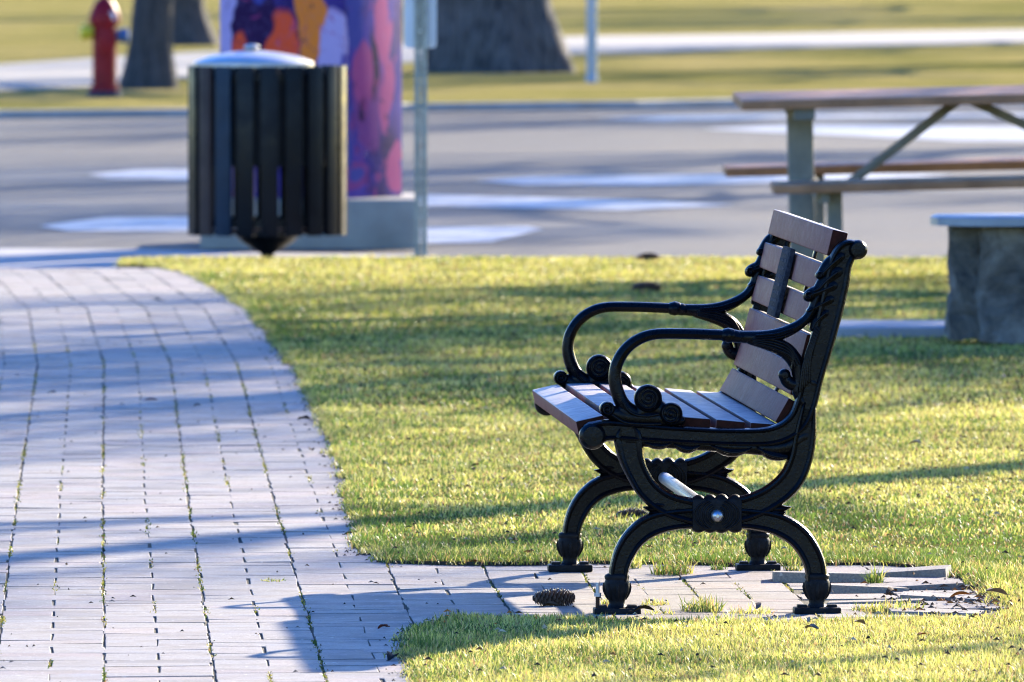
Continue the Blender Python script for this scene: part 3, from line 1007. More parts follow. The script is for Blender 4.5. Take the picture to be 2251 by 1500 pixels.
# anchor bolt standing out of the near front foot plate
m = MB()
bx_, bz_ = L(1313, 1345)
m.tube([(bx_, -0.01, 0.005), (bx_, -0.01, 0.042)], 0.0048, 10)
o = m.build('anchor_bolt', M['rust'], bench)
tag(o, 'rusty anchor bolt with a bare steel tip')
m = MB()
m.tube([(bx_, -0.01, 0.042), (bx_, -0.01, 0.074)], 0.0044, 10)
m.lathe([(0.0005, 0.043), (0.008, 0.043), (0.008, 0.051), (0.0005, 0.051)], (bx_, -0.01, 0), 6)
m.build('bolt_tip', M['pipe'], o)

# ------------------------------------------------------------------ pine cones
M['cone'] = simple('cone scale brown', (0.09, 0.05, 0.032), 0.55, 0, 0.5, 60, 0.2, 200, 0.002)
M['cone_core'] = simple('cone core', (0.03, 0.018, 0.012), 0.9)
def pine_cone(px, py, ln, rz, label):
    c = at(px, py, 0)
    e = empty('pine_cone', (c.x, c.y, 0.0), rz)
    rmax = ln * 0.21
    rad = lambda t: rmax * (math.sin(math.pi * min(1, (t * 0.92 + 0.06))) ** 0.6)
    co = MB()
    co.lathe([(max(0.001, rad(t) * 0.62), (t - 0.5) * ln) for t in np.linspace(0.02, 0.97, 10)], (0, 0, rmax * 0.95), 12, 'X')
    co.build('core', M['cone_core'], e)
    sc = MB()
    k = 0
    N = 120
    for i in range(N):
        t = 0.03 + 0.94 * i / N
        a = i * 2.39996
        r = rad(t)
        ax = Vector((1, 0, 0))
        out = Vector((0, math.cos(a), math.sin(a)))
        sd = ax.cross(out)
        fwd = (ax * (0.55) + out * 0.83).normalized()
        b = Vector(((t - 0.5) * ln, 0, rmax * 0.95)) + out * r * 0.45
        w = ln * 0.062
        l1 = r * 0.75 + ln * 0.02
        n2 = fwd.cross(sd)
        v = [b - sd * w * 0.4, b + sd * w * 0.4, b + fwd * l1 * 0.7 + sd * w, b + fwd * l1 + sd * w * 0.4 - n2 * 0.001, b + fwd * l1 - sd * w * 0.4 - n2 * 0.001, b + fwd * l1 * 0.7 - sd * w]
        th = n2 * 0.0016
        sc.add(v + [q + th for q in v], [(0, 1, 2, 3, 4, 5), (11, 10, 9, 8, 7, 6), (0, 6, 7, 1), (1, 7, 8, 2), (2, 8, 9, 3), (3, 9, 10, 4), (4, 10, 11, 5), (5, 11, 6, 0)])
    o = sc.build('scales', M['cone'], e, smooth=False)
    o['kind'] = 'stuff'
    tag(e, label, 'pine cone', 'fallen pine cones')
pine_cone(1216, 1334, 0.098, 0.12, 'brown open pine cone lying on the bricks in front of the bench')
pine_cone(1420, 645, 0.12, 0.2, 'dark pine cone in the lawn at the far side, above the far armrest')
pine_cone(1424, 577, 0.10, -0.3, 'dark pine cone at the lawn edge right before the road')
pine_cone(1388, 1148, 0.085, 0.05, 'dark pine cone in the shaded grass behind the near front leg')

# ------------------------------------------------------------------ fallen leaves
LEAFM = {k: simple('leaf ' + k, c, 0.8, 0, 0.35, 50, 0.2, 120, 0.002, 0.1) for k, c in dict(brown=(0.10, 0.055, 0.03), dark=(0.03, 0.024, 0.02), red=(0.22, 0.06, 0.035), pink=(0.45, 0.27, 0.22), orange=(0.40, 0.14, 0.03), tan=(0.42, 0.33, 0.20), grey=(0.20, 0.155, 0.12)).items()}
def leaf(px, py, ln, col, label, z=0.006, curl=1.0):
    c = at(px, py, 0)
    ln *= 0.72
    m = MB()
    n = 7
    vs, fs = [], []
    ph = random.uniform(0.6, 1.4)
    for layer in (0, 1):
        for i in range(n):
            t = i / (n - 1)
            w = ln * 0.22 * math.sin(math.pi * (0.06 + 0.9 * t)) ** 0.8
            zc = math.sin(t * math.pi * ph) * ln * 0.09 * curl
            for s in (-1, -0.45, 0, 0.45, 1):
                jag = 1 + 0.18 * math.sin(i * 2.3 + s)
                vs.append(((t - 0.5) * ln, s * w * jag, zc + abs(s) * w * 0.6 * curl + 0.0012 * layer))
    for layer in (0, 1):
        b = layer * n * 5
        for i in range(n - 1):
            for k in range(4):
                fs.append((b + i * 5 + k, b + i * 5 + k + 1, b + (i + 1) * 5 + k + 1, b + (i + 1) * 5 + k))
    m.add(vs, fs)
    m.tube([(-ln * 0.5, 0, 0.001), (-ln * 0.72, ln * 0.04, ln * 0.05)], 0.0009, 5)
    o = m.build('dead_leaf', LEAFM[col])
    o.location = (c.x, c.y, z)
    o.rotation_euler = (random.uniform(-0.25, 0.25), random.uniform(-0.2, 0.2), random.uniform(0, 6.28))
    tag(o, label, 'dead leaf', 'fallen leaves')
leaf(332, 886, 0.060, 'pink', 'pinkish dry leaf on the sunlit middle of the brick path')
leaf(432, 896, 0.035, 'brown', 'small brown leaf on the path right of the pinkish leaf')
leaf(115, 868, 0.035, 'dark', 'small dark leaf beside the leftmost mossy joint of the path')
leaf(345, 664, 0.045, 'dark', 'dark curled leaf on the pale far stretch of the path')
leaf(668, 928, 0.075, 'dark', 'long dark curled leaf on the path near the lawn edge')
leaf(684, 995, 0.055, 'brown', 'brown leaf on the path, larger of two side by side')
leaf(718, 995, 0.032, 'dark', 'dark leaf on the path, smaller of two side by side')
leaf(768, 1180, 0.038, 'dark', 'dark leaf on the path beside the rounded lawn corner')
leaf(842, 1386, 0.042, 'red', 'reddish brown leaf on the shaded bricks by the front lawn')
leaf(862, 1452, 0.075, 'dark', 'large dark leaf on the path at the corner of the front lawn')
leaf(1042, 1243, 0.045, 'orange', 'orange leaf at the lawn edge above the brick spur')
leaf(1450, 1200, 0.075, 'red', 'reddish leaf resting on the grass behind the near bench leg', 0.04)
leaf(1105, 1083, 0.045, 'dark', 'dark leaf in the lawn left of the far armrest leg', 0.035)
leaf(1045, 1052, 0.035, 'dark', 'small dark leaf in the lawn, upper left of another dark leaf', 0.035)
leaf(2010, 1002, 0.055, 'tan', 'tan leaf in the lawn right of the bench', 0.035)
leaf(1890, 1412, 0.05, 'grey', 'grey curled leaf on the front lawn below the rear foot', 0.04)
leaf(1775, 1404, 0.045, 'tan', 'pale tan leaf on the front lawn below the bench', 0.038)
leaf(1785, 1418, 0.05, 'grey', 'grey leaf on the front lawn just under the pale tan leaf', 0.036)
leaf(2025, 1436, 0.035, 'orange', 'orange leaf on the front lawn at the lower right', 0.038)
leaf(1660, 1355, 0.075, 'grey', 'grey curled leaf at the edge of the front lawn between the near feet', 0.02)
leaf(1415, 1372, 0.07, 'dark', 'dark leaf in the front lawn just below the near front foot', 0.03)
leaf(2190, 1335, 0.08, 'grey', 'grey rolled leaf among the litter at the end of the spur', 0.03)
leaf(2110, 1330, 0.06, 'orange', 'rusty orange leaf in the litter at the end of the spur', 0.02)
leaf(1960, 1322, 0.06, 'brown', 'long brown leaf on the bricks right of the rear near foot', 0.02)
leaf(2210, 853, 0.06, 'grey', 'grey leaf in the lawn below the stone table', 0.035)
leaf(1210, 1372, 0.05, 'brown', 'brown leaf in the shaded front lawn under the pine cone', 0.04)

# litter too fine to count: crumbs along the lawn edge, needles on the bricks, bits in the grass
def litter(name, x, y, z, size, mats, label, cat):
    V, Fc, mi = [], [], []
    for i in range(len(x)):
        a = random.uniform(0, 6.28); s = size[i]
        w = s * random.uniform(0.12, 0.5)
        t = random.uniform(-0.4, 0.4) * s
        b = len(V)
        ca, sa = math.cos(a), math.sin(a)
        for (u, v, h) in ((-s, 0, 0), (0, -w, 0.15 * s), (s, 0, t * 0.5), (0, w, 0.3 * s), (0, 0, 0.55 * s + 0.001)):
            V.append((x[i] + ca * u - sa * v, y[i] + sa * u + ca * v, z[i] + max(-0.002, h)))
        Fc += [(b, b + 1, b + 4), (b + 1, b + 2, b + 4), (b + 2, b + 3, b + 4), (b + 3, b, b + 4)]
        mi += [random.randrange(len(mats))] * 4
    me = bpy.data.meshes.new(name)
    me.from_pydata(V, [], Fc)
    for m_ in mats: me.materials.append(m_)
    me.polygons.foreach_set('material_index', mi)
    o = bpy.data.objects.new(name, me)
    COL.objects.link(o)
    tag(o, label, cat, kind='stuff')
    return o
near_b = [b for b in border if b[1] < 48]
n = 3200
idx = rng.integers(0, len(near_b), n)
lx_ = np.array([near_b[i][0] for i in idx]) - np.abs(rng.normal(0, 0.026, n)) + 0.014
ly_ = np.array([near_b[i][1] for i in idx]) + rng.normal(0, 0.045, n)
litter('edge_litter', lx_, ly_, np.full(n, 0.003), rng.uniform(0.002, 0.009, n), [M['soil'], M['soil'], LEAFM['brown']], 'dark crumbs of soil and leaf along the lawn edge', 'litter')
n = 420
ly_ = 25 + (rng.random(n) ** 1.4) * 22
lx_ = np.interp(ly_, LY, LX) + rng.uniform(-0.5, 1.7, n)
k = ~pip(lx_, ly_, lawn_poly) & (lx_ < 1.1)
litter('needle_litter', lx_[k], ly_[k], np.full(k.sum(), 0.003), rng.uniform(0.002, 0.009, k.sum()), [LEAFM['dark'], LEAFM['brown'], LEAFM['grey']], 'scattered dark needles and bits on the brick path', 'litter')
n = 2400
ly_ = 25 + (rng.random(n)) * 31
lx_ = rng.uniform(-1, 1, n) * (0.041 * ly_ + 0.3)
k = pip(lx_, ly_, lawn_poly)
litter('lawn_litter', lx_[k], ly_[k], np.full(k.sum(), 0.026), rng.uniform(0.004, 0.013, k.sum()), [LEAFM['dark'], LEAFM['brown'], LEAFM['tan'], LEAFM['brown'], LEAFM['orange']], 'dry leaf scraps scattered through the near lawn', 'litter')
n = 380
c0 = at(2125, 1332)
lx_ = c0.x + rng.normal(0.02, 0.10, n); ly_ = c0.y + rng.normal(0.1, 0.5, n)
litter('leaf_litter', lx_, ly_, np.abs(rng.normal(0.004, 0.006, n)), rng.uniform(0.004, 0.015, n), [M['soil'], LEAFM['brown'], LEAFM['brown'], LEAFM['orange'], LEAFM['grey']], 'heap of brown leaf scraps at the ragged end of the brick spur', 'litter')

# ------------------------------------------------------------------ litter bin
M['bin_black'] = simple('black bin slat', (0.0028, 0.0036, 0.0058), 0.36, 0, 0.3, 6, 0.1, 60, 0.004, 0.17)
M['bin_brown'] = simple('brown bin slat', (0.050, 0.030, 0.026), 0.5, 0, 0.3, 6, 0.1, 60, 0.004, 0.2)
M['bin_blue'] = simple('blue black bin slat', (0.011, 0.024, 0.040), 0.4, 0, 0.3, 6, 0.1, 60, 0.004, 0.2)
M['stainless'] = simple('brushed stainless', (0.52, 0.51, 0.48), 0.38, 0.55, 0.08, 8, 0.05)
M['liner'] = simple('black liner', (0.012, 0.012, 0.012), 0.7)
bp = at(588, 568, ROAD_Z)
BY = bp.y
k1 = BY / F
bin_ = empty('litter_bin', (bp.x, BY, ROAD_Z))
tag(bin_, 'round black slatted litter bin with a domed steel lid at the lawn edge', 'litter bin')
zz = lambda py: H - (py + 240.0) * k1 - ROAD_Z
RB = 176 * k1
zt, zb = zz(144), zz(516)
NS = 20
cols_ = ['bin_black', 'bin_black', 'bin_brown', 'bin_blue', 'bin_brown', 'bin_black', 'bin_brown', 'bin_black', 'bin_black', 'bin_black']
for i in range(NS):
    a = -math.pi / 2 + (i + 0.15) * 2 * math.pi / NS
    m = MB()
    rot = Matrix.Rotation(a, 3, 'Z')
    m.box((math.cos(a) * (RB - 0.014), math.sin(a) * (RB - 0.014), (zt + zb) / 2), (0.022, 0.083, zt - zb), rot, 0.004)
    j = {17: 'bin_brown', 18: 'bin_blue'}.get(i, 'bin_black')
    m.build('slat', M[j], bin_)
for h_ in (zb + 0.06, zt - 0.05):
    m = MB()
    m.rings([[Vector((math.cos(t) * r, math.sin(t) * r, h_ + dz)) for r, dz in ((RB - 0.028, -0.02), (RB - 0.028, 0.02), (RB - 0.036, 0.02), (RB - 0.036, -0.02))] for t in np.linspace(0, 2 * math.pi, 41)], False)
    m.build('hoop', M['bin_black'], bin_)
m = MB()
m.lathe([(RB * 0.78, zt - 0.02), (RB * 0.8, zt - 0.01), (RB * 0.76, zt - 0.47), (0.01, zt - 0.48)], (0, 0, 0), 32)
m.build('liner', M['liner'], bin_)
lx0 = (558 - 588) * k1
m = MB()
m.lathe([(0.27, zz(148)), (0.283, zz(146)), (0.283, zz(138)), (0.272, zz(134)), (0.20, zz(122)), (0.10, zz(114)), (0.03, zz(111)), (0.002, zz(111))], (lx0, 0, 0), 40)
lid = m.build('lid', M['stainless'], bin_)
m = MB()
m.lathe([(0.012, zz(112)), (0.035, zz(108)), (0.038, zz(102)), (0.026, zz(98)), (0.002, zz(97))], (lx0 - 0.01, 0, 0), 20)
m.build('knob', M['stainless'], lid)
m = MB()
m.lathe([(0.002, zb + 0.03), (RB * 0.9, zb + 0.03), (RB * 0.9, zb + 0.01), (0.155, zb), (0.12, zb - 0.035), (0.03, 0.02), (0.03, -0.05), (0.002, -0.05)], (0, 0, 0), 28)
m.build('pedestal', M['bin_black'], bin_)

# ------------------------------------------------------------------ painted utility cabinet on its plinth
def mural_mat():
    t = NT('mural print')
    co = t.coord('Object')
    wv = t.n("ShaderNodeTexNoise")
    wv.inputs['Scale'].default_value = 3.2
    wv.inputs['Detail'].default_value = 3
    t.l(co, wv.inputs['Vector'])
    sub = t.n("ShaderNodeVectorMath", operation='SUBTRACT'); t.l(wv.outputs['Color'], sub.inputs[0]); sub.inputs[1].default_value = (0.5, 0.5, 0.5)
    sc = t.n("ShaderNodeVectorMath", operation='SCALE'); t.l(sub.outputs[0], sc.inputs[0]); sc.inputs['Scale'].default_value = 0.26
    ad = t.n("ShaderNodeVectorMath", operation='ADD'); t.l(co, ad.inputs[0]); t.l(sc.outputs[0], ad.inputs[1])
    P = ad.outputs[0]
    big = t.noise(1.6, 3, 0.6)
    col = t.ramp(big, [(0.35, (0.03, 0.016, 0.085)), (0.55, (0.075, 0.05, 0.28)), (0.7, (0.05, 0.026, 0.16))])
    def blob(col, c, s, rgb, soft=0.25):
        mp = t.n("ShaderNodeVectorMath", operation='SUBTRACT'); t.l(P, mp.inputs[0]); mp.inputs[1].default_value = c
        dv = t.n("ShaderNodeVectorMath", operation='DIVIDE'); t.l(mp.outputs[0], dv.inputs[0]); dv.inputs[1].default_value = s
        ln = t.n("ShaderNodeVectorMath", operation='LENGTH'); t.l(dv.outputs[0], ln.inputs[0])
        f = t.ramp(ln.outputs['Value'], [(1 - soft * 0.45, 1.0), (1.0, 0.0)])
        return t.mix(f, col, rgb)
    RED = (0.75, 0.085, 0.03); ORA = (0.75, 0.20, 0.03); PNK = (0.38, 0.07, 0.20); MAG = (0.20, 0.05, 0.20); LAV = (0.42, 0.33, 0.55); BLU = (0.06, 0.065, 0.27); DPK = (0.03, 0.012, 0.05)
    return t, blob, col, dict(RED=RED, ORA=ORA, PNK=PNK, MAG=MAG, LAV=LAV, BLU=BLU, DPK=DPK)
PLY = BY + 1.6
k2 = PLY / F
W_, D_ = 0.67, 0.66
plinth_x0, plinth_x1 = (440 - 1125.5) * k2, (912 - 1125.5) * k2
zp = H - (438 + 240) * k2
CA = R(-25)
corner = Vector(((755 - 1125.5) * k2, PLY + 0.10, zp))
ca_, sa_ = math.cos(CA), math.sin(CA)
# near corner is local (+W/2, -D/2)
cen = corner - Vector((ca_ * W_ / 2 + sa_ * D_ / 2, sa_ * W_ / 2 - ca_ * D_ / 2, 0))
t, blob, col, C_ = mural_mat()
off_ = t.n('ShaderNodeVectorMath', operation='ADD')
t.l(t.coord('Object'), off_.inputs[0])
off_.inputs[1].default_value = (7.3, 2.1, 4.4)
P_OFF = off_.outputs[0]
# front face (local -Y): u = local x (-.335 left .. .335 right), v = local z (0 .. 1.35)
hx, hy = W_ / 2, D_ / 2
for (x, z, sx, sz, c, s) in ((-0.15, 0.80, 0.16, 0.30, 'DPK', 0.4), (-0.22, 0.66, 0.07, 0.17, 'RED', 0.25), (0.00, 0.74, 0.09, 0.17, 'RED', 0.3), (0.16, 0.95, 0.10, 0.34, 'ORA', 0.35), (0.28, 0.76, 0.075, 0.20, 'LAV', 0.3), (-0.31, 0.90, 0.05, 0.35, 'LAV', 0.35), (-0.12, 1.02, 0.1, 0.10, 'BLU', 0.5), (0.05, 0.40, 0.15, 0.14, 'MAG', 0.4), (-0.2, 0.3, 0.1, 0.2, 'PNK', 0.4), (0.12, 1.2, 0.1, 0.12, 'PNK', 0.4)):
    col = blob(col, (x, -hy, z), (sx, 0.1, sz), C_[c], s)
for (y_, z, sy, sz, c, s) in ((-0.05, 0.50, 0.20, 0.24, 'MAG', 0.4), (-0.12, 0.62, 0.13, 0.19, 'PNK', 0.35), (0.13, 0.82, 0.10, 0.20, 'PNK', 0.35), (0.18, 0.48, 0.09, 0.20, 'PNK', 0.35), (0.02, 0.64, 0.05, 0.20, 'DPK', 0.5), (-0.10, 0.42, 0.05, 0.06, 'DPK', 0.4), (0.0, 0.36, 0.10, 0.12, 'MAG', 0.5), (0.24, 0.13, 0.08, 0.14, 'PNK', 0.3), (-0.18, 0.11, 0.13, 0.10, 'MAG', 0.25), (-0.18, 0.11, 0.085, 0.055, 'BLU', 0.3), (-0.2, 0.95, 0.10, 0.25, 'BLU', 0.5), (0.1, 1.15, 0.15, 0.12, 'ORA', 0.4), (-0.25, 0.3, 0.05, 0.2, 'BLU', 0.5)):
    col = blob(col, (hx, y_, z), (0.1, sy, sz), C_[c], s)
d1 = t.noise(5.5, 3, 0.6, None, 1.2)
col = t.mix(t.ramp(d1, [(0.60, 0.0), (0.63, 0.55)]), col, (0.34, 0.05, 0.16))
d2 = t.noise(7.5, 4, 0.6, P_OFF, 1.5)
col = t.mix(t.ramp(d2, [(0.61, 0.0), (0.65, 0.6)]), col, (0.03, 0.012, 0.07))
sp_ = t.noise(30, 4, 0.7)
col = t.mix(t.ramp(sp_, [(0.5, 0.0), (0.72, 0.25)]), col, (0.20, 0.15, 0.33))
t.set(Base_Color=col, Roughness=0.8)
t.b.inputs['Specular IOR Level'].default_value = 0.06
M['mural'] = t.m
cab = empty('utility_cabinet', (cen.x, cen.y, zp), CA)
tag(cab, 'utility cabinet painted with a purple, pink and orange mural', 'utility cabinet')
m = MB()
m.box((0, 0, 0.675), (W_, D_, 1.35), None, 0.008)
m.build('housing', M['mural'], cab)
m = MB()
m.box((0, 0, 1.372), (W_ + 0.05, D_ + 0.05, 0.04), None, 0.008)
m.build('roof', M['plinth'], cab)
m = MB()
pz0 = ROAD_Z - 0.05
m.box(((plinth_x0 + plinth_x1) / 2, PLY + 0.65, (zp + pz0) / 2 - 0.001), (plinth_x1 - plinth_x0, 1.3, zp - pz0), None, 0.012)
pl = m.build('concrete_plinth', M['plinth'])
tag(pl, 'low grey concrete plinth carrying the painted cabinet', 'plinth')

# ------------------------------------------------------------------ sign on a perforated post
sgp = at(925, 566, ROAD_Z)
sg = empty('road_sign', (sgp.x, sgp.y, ROAD_Z), 0)
tag(sg, 'small road sign seen from behind on a perforated steel post', 'sign')
M['galv'] = simple('galvanised steel', (0.36, 0.36, 0.28), 0.65, 0.0, 0.3, 25, 0.1, 60, 0.004, 0.2)
M['sign_back'] = simple('bare sign back', (0.72, 0.74, 0.73), 0.5, 0.0, 0.08, 6, 0.0)
m = MB()
hw = 0.030
PH = 2.6
for sx, sy in ((-1, -1), (1, -1), (1, 1), (-1, 1)):
    m.box((sx * (hw - 0.0115), sy * (hw - 0.0115), PH / 2), (0.023, 0.023, PH))
for i in range(int(PH / 0.0254)):
    h_ = 0.013 + i * 0.0254
    for (dx, dy, wx, wy) in ((0, -1, 0.0138, 0.003), (0, 1, 0.0138, 0.003), (-1, 0, 0.003, 0.0138), (1, 0, 0.003, 0.0138)):
        m.box((dx * (hw - 0.0025), dy * (hw - 0.0025), h_), (wx, wy, 0.0150))
m.build('post', M['galv'], sg, smooth=False)
m = MB()
zs = H - (106 + 240) * sgp.y / F - ROAD_Z
out = []
pw, ph_, rc = 0.077, 0.457, 0.02
for (cx_, cz_, a0) in ((pw - rc, ph_ - rc, 0), (-pw + rc, ph_ - rc, 90), (-pw + rc, rc, 180), (pw - rc, rc, 270)):
    for a in range(0, 91, 15):
        out.append((cx_ + rc * math.cos(R(a0 + a)), cz_ + rc * math.sin(R(a0 + a))))
m.rings([[Vector((x, yq, z)) for x, z in out] for yq in (-0.0012, 0.0012)], True)
pn = m.build('panel', M['sign_back'], sg)
pn.location = (-0.003, 0.0325, zs)
m = MB()
for dz in (0.08, 0.36):
    m = MB()
    m.tube([(0, -0.036, zs + dz), (0, 0.042, zs + dz)], 0.006, 8)
    m.build('bolt', M['steel'], sg)

# ------------------------------------------------------------------ fire hydrant
M['red'] = simple('hydrant red paint', (0.26, 0.010, 0.016), 0.5, 0, 0.25, 8, 0.15, 60, 0.004, 0.2)
M['yellow'] = simple('hydrant yellow paint', (0.62, 0.52, 0.02), 0.45, 0, 0.15, 8, 0.1)
M['blue'] = simple('hydrant blue paint', (0.05, 0.14, 0.32), 0.45, 0, 0.2, 8, 0.1)
M['dark_base'] = simple('dark base paint', (0.02, 0.025, 0.05), 0.6)
M['white'] = simple('white paint', (0.75, 0.72, 0.8), 0.5)
hp = at(230, 214, FZ)
hy_ = empty('fire_hydrant', (hp.x, hp.y, FZ), R(8))
tag(hy_, 'red fire hydrant with a yellow cap on the far verge', 'fire hydrant')
m = MB(); m.lathe([(0.125, 0.05), (0.125, 0.09), (0.10, 0.10), (0.098, 0.58), (0.13, 0.60), (0.13, 0.64), (0.10, 0.65)], n=28); m.build('barrel', M['red'], hy_)
m = MB(); m.lathe([(0.125, 0.64), (0.125, 0.67), (0.112, 0.70), (0.085, 0.76), (0.05, 0.80), (0.03, 0.81), (0.03, 0.85), (0.002, 0.85)], n=28); m.build('bonnet', M['red'], hy_)
m = MB(); m.lathe([(0.14, -0.05), (0.14, 0.04), (0.12, 0.055), (0.01, 0.056)], n=28); m.build('base_flange', M['dark_base'], hy_)
m = MB(); m.lathe([(0.055, -0.10), (0.055, -0.15), (0.066, -0.15), (0.066, -0.19), (0.03, -0.20), (0.002, -0.20)], (0, 0, 0.53), 20, 'X'); m.build('nozzle_cap', M['yellow'], hy_)
m = MB(); m.lathe([(0.055, 0.10), (0.055, 0.15), (0.066, 0.15), (0.066, 0.19), (0.03, 0.20), (0.002, 0.20)], (0, 0, 0.50), 20, 'X'); m.build('nozzle_cap', M['blue'], hy_)
m = MB(); m.lathe([(0.07, -0.09), (0.07, -0.14), (0.085, -0.14), (0.085, -0.18), (0.03, -0.19), (0.002, -0.19)], (0, 0, 0.45), 20, 'Y'); m.build('pumper_cap', M['red'], hy_)
m = MB(); m.box((0.05, -0.108, 0.66), (0.05, 0.012, 0.07), None, 0.004); m.build('number_plate', M['white'], hy_)

# ------------------------------------------------------------------ slender metal post on the far verge
pp = at(1301, 181, FZ)
po = empty('metal_post', (pp.x, pp.y, FZ))
tag(po, 'slender blue-grey metal post beside the huge tree trunk', 'post')
M['post'] = simple('blue grey post paint', (0.33, 0.38, 0.44), 0.45, 0.2, 0.1, 5, 0.05)
m = MB(); m.lathe([(0.047, -0.1), (0.047, 3.2), (0.002, 3.21)], n=20); m.build('shaft', M['post'], po)
m = MB(); m.lathe([(0.052, 0.0), (0.052, 0.05), (0.047, 0.06)], n=20); m.build('collar', M['post'], po)

# ------------------------------------------------------------------ picnic table
M['wood_top'] = simple('weathered redwood board', (0.36, 0.165, 0.075), 0.6, 0, 0.3, 6, 0.2, 60, 0.004, 0.3)
M['post_wood'] = simple('greenish treated post', (0.20, 0.185, 0.145), 0.8, 0, 0.25, 10, 0.3)
tp = at(1855, 632, 0)
pt = empty('picnic_table', (tp.x - 0.05, tp.y + 0.62, 0.0), R(2.0))
pt.rotation_euler = (R(1.9), R(-1.4), R(2.0))
tag(pt, 'wooden picnic table on posts standing behind the bench near the road', 'picnic table')
PX = lambda px: (px - 1855) * tp.y / F
ztab = 0.765
for i in range(5):
    m = MB()
    m.box((PX(1662) + 1.22, -0.30 + i * 0.150, ztab), (2.44, 0.140, 0.040), None, 0.005)
    m.build('table_board', M['wood_top'], pt)
for (yy_, x0, nm) in ((-0.66, PX(1716), 'near'), (0.66, PX(1648), 'far')):
    for j in (0, 1):
        m = MB()
        m.box((x0 + 1.22, yy_ + (j - 0.5) * 0.145, 0.440), (2.44, 0.138, 0.038), None, 0.005)
        m.build('seat_board', M['wood_top'], pt)
for xq in (PX(1800), PX(1800) + 1.50):
    m = MB(); m.box((xq, 0, 0.325), (0.105, 0.105, 0.85), None, 0.008); m.build('leg', M['post_wood'], pt)
    m = MB(); m.box((xq, 0, 0.725), (0.09, 0.68, 0.055), None, 0.006); m.build('table_bearer', M['post_wood'], pt)
    m = MB(); m.box((xq + 0.052, 0, 0.405), (0.04, 1.52, 0.06), None, 0.006); m.build('seat_bearer', M['post_wood'], pt)
    for sy in (-1, 1):
        m = MB(); m.box((xq + 0.10, sy * 0.62, 0.16), (0.062, 0.075, 0.545), None, 0.008); m.build('seat_leg', M['post_wood'], pt)
for sg_ in (0, 1):
    a = Vector((PX(1895) if not sg_ else PX(1800) + 1.42, 0.0, 0.40)); b = Vector((PX(2150) + (0.06 if sg_ else 0), 0.0, 0.745))
    m = MB()
    m.tube([a + Vector((0, -0.04, 0)), b + Vector((0, -0.04, 0))], 0.022, 6)
    m.build('brace', M['post_wood'], pt)

# ------------------------------------------------------------------ stone table
def stone_mat():
    t = NT('rough grey stone')
    n = t.noise(7, 8, 0.7, None, 0.5)
    c = t.ramp(n, [(0.34, (0.09, 0.072, 0.055)), (0.5, (0.29, 0.245, 0.19)), (0.64, (0.50, 0.44, 0.36))])
    t.set(Base_Color=c, Roughness=0.9)
    t.bump(t.noise(22, 8, 0.75), 1.0, 0.07)
    return t.m
M['stone'] = stone_mat()
M['slab'] = simple('smooth stone slab', (0.30, 0.30, 0.30), 0.45, 0, 0.2, 8, 0.15)
st0 = at(2125, 742, 0.04)
kst = st0.y / F
stt = empty('stone_table', (st0.x, st0.y, 0.0))
tag(stt, 'low grey stone table on rough hewn blocks at the right edge', 'stone table')
def rough_block(x0, x1, y0, y1, z0, z1, seed, amp=0.020):
    bm = bmesh.new()
    bmesh.ops.create_cube(bm, size=1.0)
    bmesh.ops.subdivide_edges(bm, edges=bm.edges[:], cuts=9, use_grid_fill=True)
    r = random.Random(seed)
    from mathutils import noise as mn
    for v in bm.verts:
        p = v.co.copy()
        q = Vector((x0 + (p.x + 0.5) * (x1 - x0), y0 + (p.y + 0.5) * (y1 - y0), z0 + (p.z + 0.5) * (z1 - z0)))
        nv = mn.noise_vector(q * 6 + Vector((seed, 0, 0))) * amp * 1.6 + mn.noise_vector(q * 17 + Vector((0, seed, 0))) * amp * 0.7
        bulge = 0.02 * (p.z < 0.0) * (-p.z * 2)
        q += nv + Vector((p.x * bulge * 2, p.y * bulge * 2, 0))
        v.co = q
    me = bpy.data.meshes.new('block')
    bm.to_mesh(me); bm.free()
    me.materials.append(M['stone'])
    return me
sx0, sx1, sx2 = (2098 - 2125) * kst, (2162 - 2125) * kst, (2400 - 2125) * kst
ztop = H - (498 + 240) * kst
for (a, b, y0, y1, sd) in ((sx0, sx1 - 0.006, 0.06, 0.42, 3), (sx1, sx2, 0.0, 0.40, 9)):
    o = bpy.data.objects.new('block', rough_block(a, b, y0, y1, 0.03, ztop, sd))
    COL.objects.link(o)
    o.parent = stt
o = bpy.data.objects.new('block', rough_block(1.35, 1.75, 0.0, 0.4, 0.03, ztop, 15))
COL.objects.link(o); o.parent = stt
m = MB()
out = [((2048 - 2125) * kst, 0.18), ((2062 - 2125) * kst, 0.02), ((2140 - 2125) * kst, -0.07), (1.0, -0.09), (2.0, -0.06), (2.05, 0.5), (1.0, 0.53), (0.1, 0.50), ((2060 - 2125) * kst, 0.36)]
m.rings([[Vector((x, y_, z)) for x, y_ in out] for z in (ztop + 0.002, ztop + 0.006, ztop + 0.030)] + [[Vector((0.9 + (x - 0.9) * 0.99, 0.2 + (y_ - 0.2) * 0.97, ztop + 0.036)) for x, y_ in out]], True)
m.build('slab', M['slab'], stt, ang=30)

